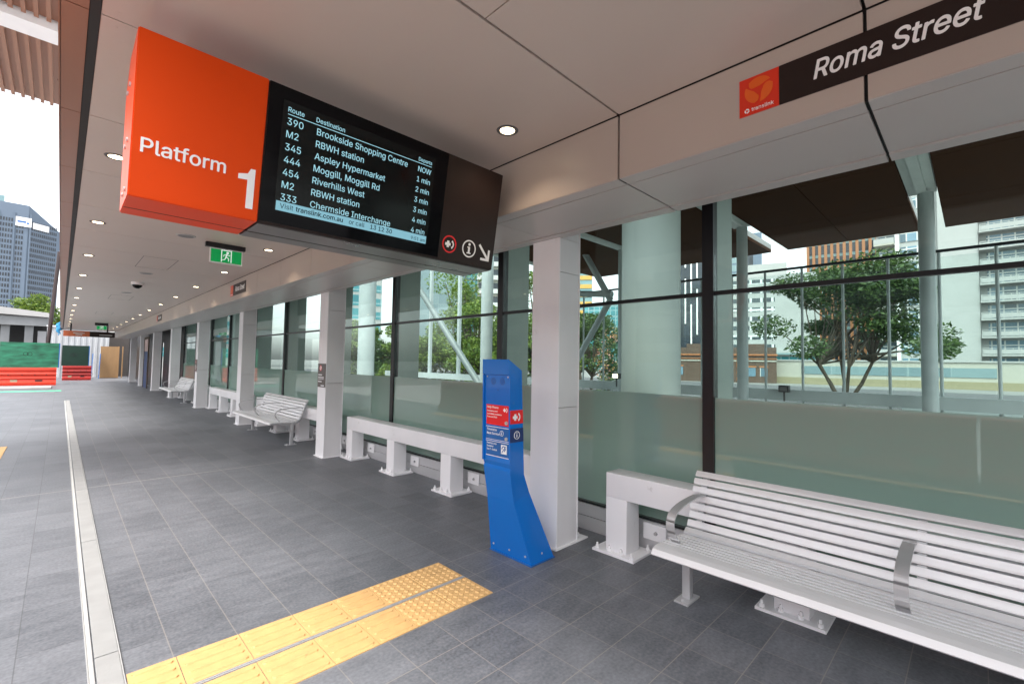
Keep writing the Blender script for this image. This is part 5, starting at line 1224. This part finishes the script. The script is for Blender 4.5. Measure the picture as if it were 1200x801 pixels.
tree("street_tree", "dark spreading street tree with several thin stems seen through the right panes", (29.5, 4.9, -.3), 7.9, 5.6, 44, 20000, .115, leafd_m, 23, stems=5, low=.26, crownr=.20, wide=(.8, 1.0))
grp = "yellow green trees behind the diagonal brace"
tl = ["yellow green tree left of the diagonal brace, low by the guard rail", "tall yellow green tree crossed by the diagonal brace", "yellow green tree just left of the phone column", "bushy tree behind the brace, filling below its middle", "small yellow green tree near the column with the notice", "second small tree near the column with the notice"]
for k, (x, y, H, R) in enumerate(((13.4, 21.5, 4.2, 1.7), (18.6, 22.5, 8.6, 3.4), (21.5, 19.2, 8.0, 3.0), (16.8, 19.8, 5.6, 2.5), (12.9, 26.5, 4.3, 1.9), (14.6, 30.5, 5.0, 2.2))):
    tree("garden_tree", tl[k], (x, y, -.3), H, R, 26, 10000, .10, leafy_m, 30 + k, low=.12, grp=grp, crownr=.36)
tree("flowering_tree", "green tree with yellow and pink flowers right of the phone column", (25.6, 18.2, -.3), 5.6, 2.7, 22, 7000, .095, leafd_m, 51, low=.18, crownr=.36)
tf = bpy.data.objects[-1] if False else None
tree("leafy_tree", "dark green tree behind the flowering tree", (30, 22.5, -.3), 6.4, 3.0, 22, 6000, .12, leafd_m, 52, low=.2, crownr=.36)
t = thing("flower_bush", "bush of yellow and pink blossom below the cross brace", "bush", (21.2, 14.0, -.3))
mb = MB(); rr_ = random.Random(5)
for k in range(9): leaves(mb, (21.2 + rr_.uniform(-.3, .3), 14.0 + rr_.uniform(-.5, .5), 1.0 + k * .28), .45, 40, .06, rr_)
mb.build("blossom", flower_m, t)
mb = MB()
for k in range(9): leaves(mb, (21.3 + rr_.uniform(-.3, .3), 14.0 + rr_.uniform(-.6, .6), .4 + k * .3), .55, 160, .09, rr_)
mb.build("foliage", leafd_m, t)
MB().tube((21.2, 14, -.3), (21.2, 14, 2.4), .06, .03, 8).build("stem", bark_m, t, True)
for k, (x, y, H, R) in enumerate(((17.6, 21.2, 3.6, 2.3), (20.6, 20.4, 3.6, 2.2), (15.0, 22.3, 3.4, 2.0), (13.6, 25.0, 3.2, 2.0))):
    tree("garden_shrub", ["rounded shrub low behind the diagonal brace", "rounded shrub beside the blue phone behind the glass", "leafy shrub left of the diagonal brace foot", "leafy shrub behind the fat steel column"][k], (x, y, -.3), H, R, 20, 5200, .11, leafd_m if k % 2 else leafy_m, 70 + k, low=.02, grp="shrubs behind the diagonal brace", crownr=.42, cat="shrub")
tree("plaza_tree", "round green tree below the tower at the far left", (-1.9, 70, -.3), 8.7, 2.7, 24, 4500, .18, leafy_m, 61, low=.45, crownr=.36)

# ------------------------------------------------------------------ buildings
class Bld:
    """a building in its own frame: x along the facade (left to right as seen), y into the depth"""
    def __init__(s, name, label, cx, cy, rot):
        s.root = thing(name, label, "building", (cx, cy, -.3))
        s.root.rotation_euler = (0, 0, -rad(rot))
    def part(s, name, m, boxes, parent=None):
        mb = MB()
        for b_ in boxes: mb.box(*b_)
        bmesh.ops.recalc_face_normals(mb.bm, faces=mb.bm.faces[:])
        me = bpy.data.meshes.new(name); mb.bm.to_mesh(me); mb.bm.free(); me.materials.append(m)
        o = bpy.data.objects.new(name, me); COL.objects.link(o); o.parent = parent or s.root
        return o
    def bands(s, m, x0, x1, z0, z1, step, h, y=-.05, name="window_band"):
        z = z0
        while z + h < z1:
            s.part(name, m, [(x0, x1, y, .02, z, z + h)]); z += step
towerw = window_mat("tower_glass", (.030, .042, .06), (.085, .11, .14), 1.5, 3.0, (.30, .35, .40), .28)
tealg = window_mat("teal_glass", (.03, .16, .19), (.07, .30, .33), 1.6, 3.0, (.28, .40, .42), .12)
darkg = window_mat("dark_glass", (.010, .015, .022), (.03, .04, .055), 1.6, 3.2, (.03, .035, .04), .10)
greyg = window_mat("grey_glass", (.16, .23, .25), (.22, .30, .31), 3.2, 3.2, (.26, .33, .34), .05)
aptg = window_mat("apartment_glass", (.06, .09, .11), (.16, .26, .33), 1.5, 3.0, (.55, .55, .53), .10)
officeg = window_mat("office_glass", (.03, .04, .05), (.07, .09, .10), 2.2, 3.0, (.62, .64, .64), .25)
cream_m = mat("cream_render", (.38, .37, .32), .8, 0, .05, .25)
whiter_m = mat("white_render", (.37, .375, .365), .8, 0, .05, .2)
tower_m = mat("tower_blue_grey", (.125, .165, .22), .55, 0, .05, .2)
brownf_m = mat("terracotta_fin", (.33, .14, .06), .6)
yel_m = mat("yellow_cladding", (.62, .36, .08), .6)
tealw_m = mat("teal_cladding", (.20, .32, .34), .5)
paley_m = mat("pale_yellow_wall", (.27, .24, .15), .8)

# octagonal tower at the left
b = Bld("octagonal_tower", "blue grey octagonal office tower with two white roof signs at the far left", -13.5, 232, -3.2)
W_, D_, ch, Ht = 24.0, 24.0, 6.5, 54.0
oct_ = [(-W_ / 2, 0), (W_ / 2 - ch - 2, 0), (W_ / 2, ch), (W_ / 2, D_), (-W_ / 2, D_)]
mb = MB().prism([(x, y, 0) for x, y in oct_], (0, 0, Ht - 4)); me = bpy.data.meshes.new("tower_shaft")
# sloping roof corner: lower the right edge of the top
for v in mb.bm.verts:
    if v.co.z > 10: v.co.z = Ht if v.co.x < 4 else Ht - (v.co.x - 3) * .75
bmesh.ops.recalc_face_normals(mb.bm, faces=mb.bm.faces[:]); mb.bm.to_mesh(me); mb.bm.free(); me.materials.append(tower_m)
o = bpy.data.objects.new("tower_shaft", me); COL.objects.link(o); o.parent = b.root
z = 2.0
while z < Ht - 6:
    # one window row per storey, on the flat face and the chamfer
    bx = []
    x = -W_ / 2 + .6
    while x < W_ / 2 - ch - 3.0:
        bx.append((x, x + .38, -.06, .05, z, z + 1.15)) if round((x + W_ / 2 - .6) / .64) % 6 else None; x += .64
    b.part("window_row", darkg, bx)
    mb = MB()
    A, Bv = Vector((W_ / 2 - ch - 2, 0, 0)), Vector((W_ / 2, ch, 0))
    dd = (Bv - A).normalized(); nn = Vector((dd.y, -dd.x, 0)); L_ = (Bv - A).length
    s_ = .6
    while s_ < L_ - 1.2:
        mb.obox(A + dd * s_ + nn * .06 + Vector((0, 0, z)), dd * .38, -nn * .1, (0, 0, 1.15)); s_ += .64
    bmesh.ops.recalc_face_normals(mb.bm, faces=mb.bm.faces[:]); me = bpy.data.meshes.new("window_row"); mb.bm.to_mesh(me); mb.bm.free(); me.materials.append(darkg)
    o = bpy.data.objects.new("window_row", me); COL.objects.link(o); o.parent = b.root
    z += 1.9
x = -W_ / 2
pil = []
while x < W_ / 2 - ch - 2:
    pil.append((x + .55, x + .85, -.35, 0, 0, Ht - 3)); x += 3.84
b.part("pier", tower_m, pil)
for x0, x1, zt in ((.5, 4.3, 49.5),):
    pn = b.part("roof_sign", white_m, [(x0, x1, -.5, -.36, zt - 3.2, zt)])
    b.part("sign_marks", bluel_m, [(x0 + .4, x1 - 1.3, -.53, -.51, zt - 1.9, zt - 1.3), (x1 - 1.1, x1 - .6, -.53, -.51, zt - 2.3, zt - 1.6)], pn)
mb = MB(); P0 = A + dd * 1.2 + nn * .4
mb.obox(P0 + Vector((0, 0, 46.2)), dd * 5.2, -nn * .15, (0, 0, 2.2)); bmesh.ops.recalc_face_normals(mb.bm, faces=mb.bm.faces[:]); me = bpy.data.meshes.new("roof_sign"); mb.bm.to_mesh(me); mb.bm.free(); me.materials.append(white_m)
o = bpy.data.objects.new("roof_sign", me); COL.objects.link(o); o.parent = b.root
b = Bld("teal_tower", "tall teal glass tower corner showing above the octagonal tower", -27, 300, -4)
b.part("wall", tealw_m, [(-9, 6.5, 0, 20, 0, 72)]); b.bands(tealg, -8.6, 6.2, 3, 71, 3.3, 2.6)
b.part("roof_parapet", dark_m, [(-9, 3.5, 0, 20, 72.01, 75)])

# white apartment block on the right
b = Bld("white_apartments", "white apartment block with stacked balconies at the right", 110, -2.0, 92)
b.part("wall", whiter_m, [(-15, 22, .3, 20, 0, 40)])
b.part("blank_wall", whiter_m, [(-6.2, -1.2, -1.0, .29, 0, 40)])
for z in [1.5 + 2.95 * k for k in range(12)]:
    for x0, x1 in ((-1.1, 7.6), (8.2, 17.0)):
        b.part("window", aptg, [(x0 + .8, x1 - .6, .18, .29, z + .2, z + 2.35)])
        sl = b.part("balcony", whiter_m, [(x0, x1, -1.7, .28, z - .25, z)])
        b.part("railing", whiter_m, [(x0 + .05, x1 - .05, -1.68, -1.62, z + 1.0, z + 1.1)] + [(x0 + .05 + i * (x1 - x0 - .3) / 10, x0 + .17 + i * (x1 - x0 - .3) / 10, -1.68, -1.62, z + .01, z + .99) for i in range(11)] + [(x0 + .2, x1 - .2, -1.66, -1.64, z + .12, z + .85)], sl)
    b.part("window", aptg, [(-11.4, -7.2, .15, .28, z + .3, z + 2.3)])
    sl = b.part("balcony", cream_m, [(-15, -12.0, -2.2, .28, z - .3, z + .0)])
    b.part("railing", whiter_m, [(-15, -12.0, -2.2, -2.1, z + .02, z + 1.0)], sl)
    b.part("window", aptg, [(-14.6, -12.2, .15, .28, z + .2, z + 2.3)])
b.part("round_pier", textw_m, [(-12.0, -11.5, -1.2, .28, 0, 40)])
b.part("roof_parapet", whiter_m, [(-15, 22, -.2, 20, 40.01, 41.2)])
# terracotta tower
b = Bld("terracotta_tower", "orange brown finned tower behind the street tree", 148, 24, 81)
b.part("wall", tealw_m, [(-8.5, 7.5, 0, 14, 0, 50)]); b.bands(darkg, -8.3, 7.3, 3, 49, 3.3, 2.5)
for i in range(12): b.part("fin", brownf_m, [(-8.5 + i * 1.36, -7.85 + i * 1.36, -.9, -.06, 0, 50)])
# white office
b = Bld("white_office", "white office block with dark ribbon windows left of the street tree", 115.6, 32.4, 74)
b.part("wall", whiter_m, [(-9.5, 9.0, 0, 18, 0, 23.0)]); b.part("plant_room", whiter_m, [(-7, 3, 3, 14, 23.01, 26.2)])
b.bands(officeg, -9.0, .5, 6.0, 22.3, 2.15, 1.0); b.part("window", officeg, [(4.5, 5.8, -.05, .02, 18, 19.6), (6.6, 8.4, -.05, .02, 18, 19.6)])
b.part("base_glass", tealg, [(-9.4, 8.9, -.06, .03, .5, 4.2)])
b.part("canopy_slab", greyg, [(-9.5, 9.2, -2, .0, 4.6, 5.0)])
b = Bld("slim_grey_tower", "grey tower rising behind the white office", 190, 63, 72)
b.part("wall", tower_m, [(-6, 6, 0, 12, 0, 54)]); b.bands(greyg, -5.6, -1, 3, 53, 3.3, 2.6)
b.part("dark_bay", darkg, [(0, 3, -.1, .02, 1, 53)])
# brick building
b = Bld("brick_building", "low brown brick building with orange trim left of the black mullion", 55.9, 21.7, 69)
b.part("wall", brick_m, [(-6.5, 6.2, 0, 10, 0, 4.1)])
b.part("cornice", mat("orange_trim", (.34, .13, .05), .7), [(-6.6, 6.3, -.15, -.005, 3.15, 3.32), (-6.6, 6.3, -.10, -.005, 2.72, 2.80)])
b.part("parapet_step", brick_m, [(-3.4, -.6, .01, 1, 4.11, 4.55), (2.6, 5.0, .01, 1, 4.11, 4.5)])
b.part("cream_string", cream_m, [(-6.5, 6.2, -.08, -.005, 2.45, 2.6)])
for x in (-5.6, -4.2, -.8, .4, 3.7, 4.9):
    w = b.part("window", aptg, [(x - .38, x + .38, -.04, .02, .75, 1.75)])
    b.part("lintel", brownf_m, [(x - .45, x + .45, -.08, -.045, 1.76, 1.95)], w)
orn = MB()
for zc in (.4, 1.15, 1.9, 2.2):
    for sx in (-1, 1):
        orn.obox((2.35, -.06, zc - .3), (sx * .22, 0, .3), (0, -.03, 0), (sx * .07, 0, -.06)); orn.obox((2.35, -.06, zc + .3), (sx * .22, 0, -.3), (0, -.03, 0), (sx * .07, 0, .06))
bmesh.ops.recalc_face_normals(orn.bm, faces=orn.bm.faces[:]); me = bpy.data.meshes.new("diamond_ornament"); orn.bm.to_mesh(me); orn.bm.free(); me.materials.append(MATS["orange_trim"])
o = bpy.data.objects.new("diamond_ornament", me); COL.objects.link(o); o.parent = b.root
# low cream building
b = Bld("cream_building", "long low cream building with a glass strip below the street tree", 61, 8.0, 82)
b.part("wall", cream_m, [(-9, 26, 0, 10, 0, 2.6)]); b.part("plinth", paley_m, [(-9, 26, -.25, -.005, 0, .75)])
b.part("window_band", greyg, [(-6.0, 9.5, -.06, .02, 1.15, 2.05)]); b.part("coping", whiter_m, [(-9.1, 26.1, -.12, 10, 2.605, 2.75)])
# towers farther left
b = Bld("dark_tower", "dark glass tower with white vertical strips right of the round column", 118.6, 53.1, 66)
b.part("wall", darkg, [(-6, 5.6, 0, 14, 0, 46)])
rr_ = random.Random(9)
for i in range(8):
    z = 6 + rr_.uniform(0, 8)
    x = -5.6 + i * 1.45
    b.part("white_strip", textw_m, [(x, x + .35, -.4, -.01, z, z + 12), (x, x + .35, -.4, -.01, z + 15, z + 30)])
b.part("podium", whiter_m, [(-7, 7, -2.0, -.41, 1, 5.2)])
b = Bld("yellow_tower", "slim tower with yellow bands just right of the phone column", 135, 103, 53)
b.part("wall", tealw_m, [(-6, 5.5, 0, 10, 0, 46)]); b.bands(yel_m, -5.9, 5.4, 4, 45, 3.2, 1.5, -.2, "yellow_band")
b = Bld("teal_block", "low teal glass block behind the cross brace", 116, 78, 56)
b.part("wall", tealw_m, [(-6.5, 8, 0, 12, 0, 20)]); b.bands(tealg, -6.3, 7.8, 1, 19.8, 3.1, 2.5)
b = Bld("teal_apartment_tower", "teal and white banded tower left of the fat steel column", 48.2, 99, 26)
b.part("wall", whiter_m, [(-5, 5, 0, 10, 0, 48)]); b.bands(tealg, -4.9, 1.2, 2, 47, 3.1, 2.4); b.bands(tealg, 2.6, 4.9, 2, 47, 3.1, 1.7, -.08)
b = Bld("grey_glass_tower", "wide pale grey glass tower behind the diagonal brace", 80.8, 114, 35)
b.part("wall", greyg, [(-9, 7.4, 0, 14, 0, 60)]); b.part("corner_strip", tower_m, [(7.41, 8.2, -.3, 13, 0, 61)])
b = Bld("blue_glass_tower", "blue glass tower between the grey tower and the concrete block", 107.4, 131.7, 39)
b.part("wall", tower_m, [(-7, 7, 0, 14, 0, 62)]); b.bands(tealg, -6.8, 6.8, 3, 61, 3.3, 2.7)
b = Bld("concrete_block", "concrete block with angled ledges just left of the phone column", 68, 73.5, 44)
b.part("wall", cream_m, [(-4.6, 5, 0, 10, 0, 36)]); b.bands(darkg, -4.4, 4.8, 3, 35, 3.0, 1.3); b.bands(concrete_m, -4.7, 5.1, 1.9, 35, 3.0, 1.0, -.7, "ledge")
b = Bld("added_office_block", "long grey office block across the road, added out of frame to darken reflections in the glass", -46, 10, -90)  # unseen block added to cut the sky veil reflected in the glass
b.part("wall", greyst_m, [(-60, 60, 0, 14, 0, 19)]); b.bands(darkg, -59, 59, 4.6, 18.5, 3.4, 1.9)
b.part("ground_floor_glass", darkg, [(-58, 58, -.06, .02, .5, 3.6)])
b = Bld("long_terrace", "long pale block filling the view far along behind the glass", 20, 120, 12)
b.part("wall", whiter_m, [(-10, 12, 0, 12, 0, 34)]); b.bands(tealg, -9.8, 11.8, 2, 33, 3.1, 1.9)
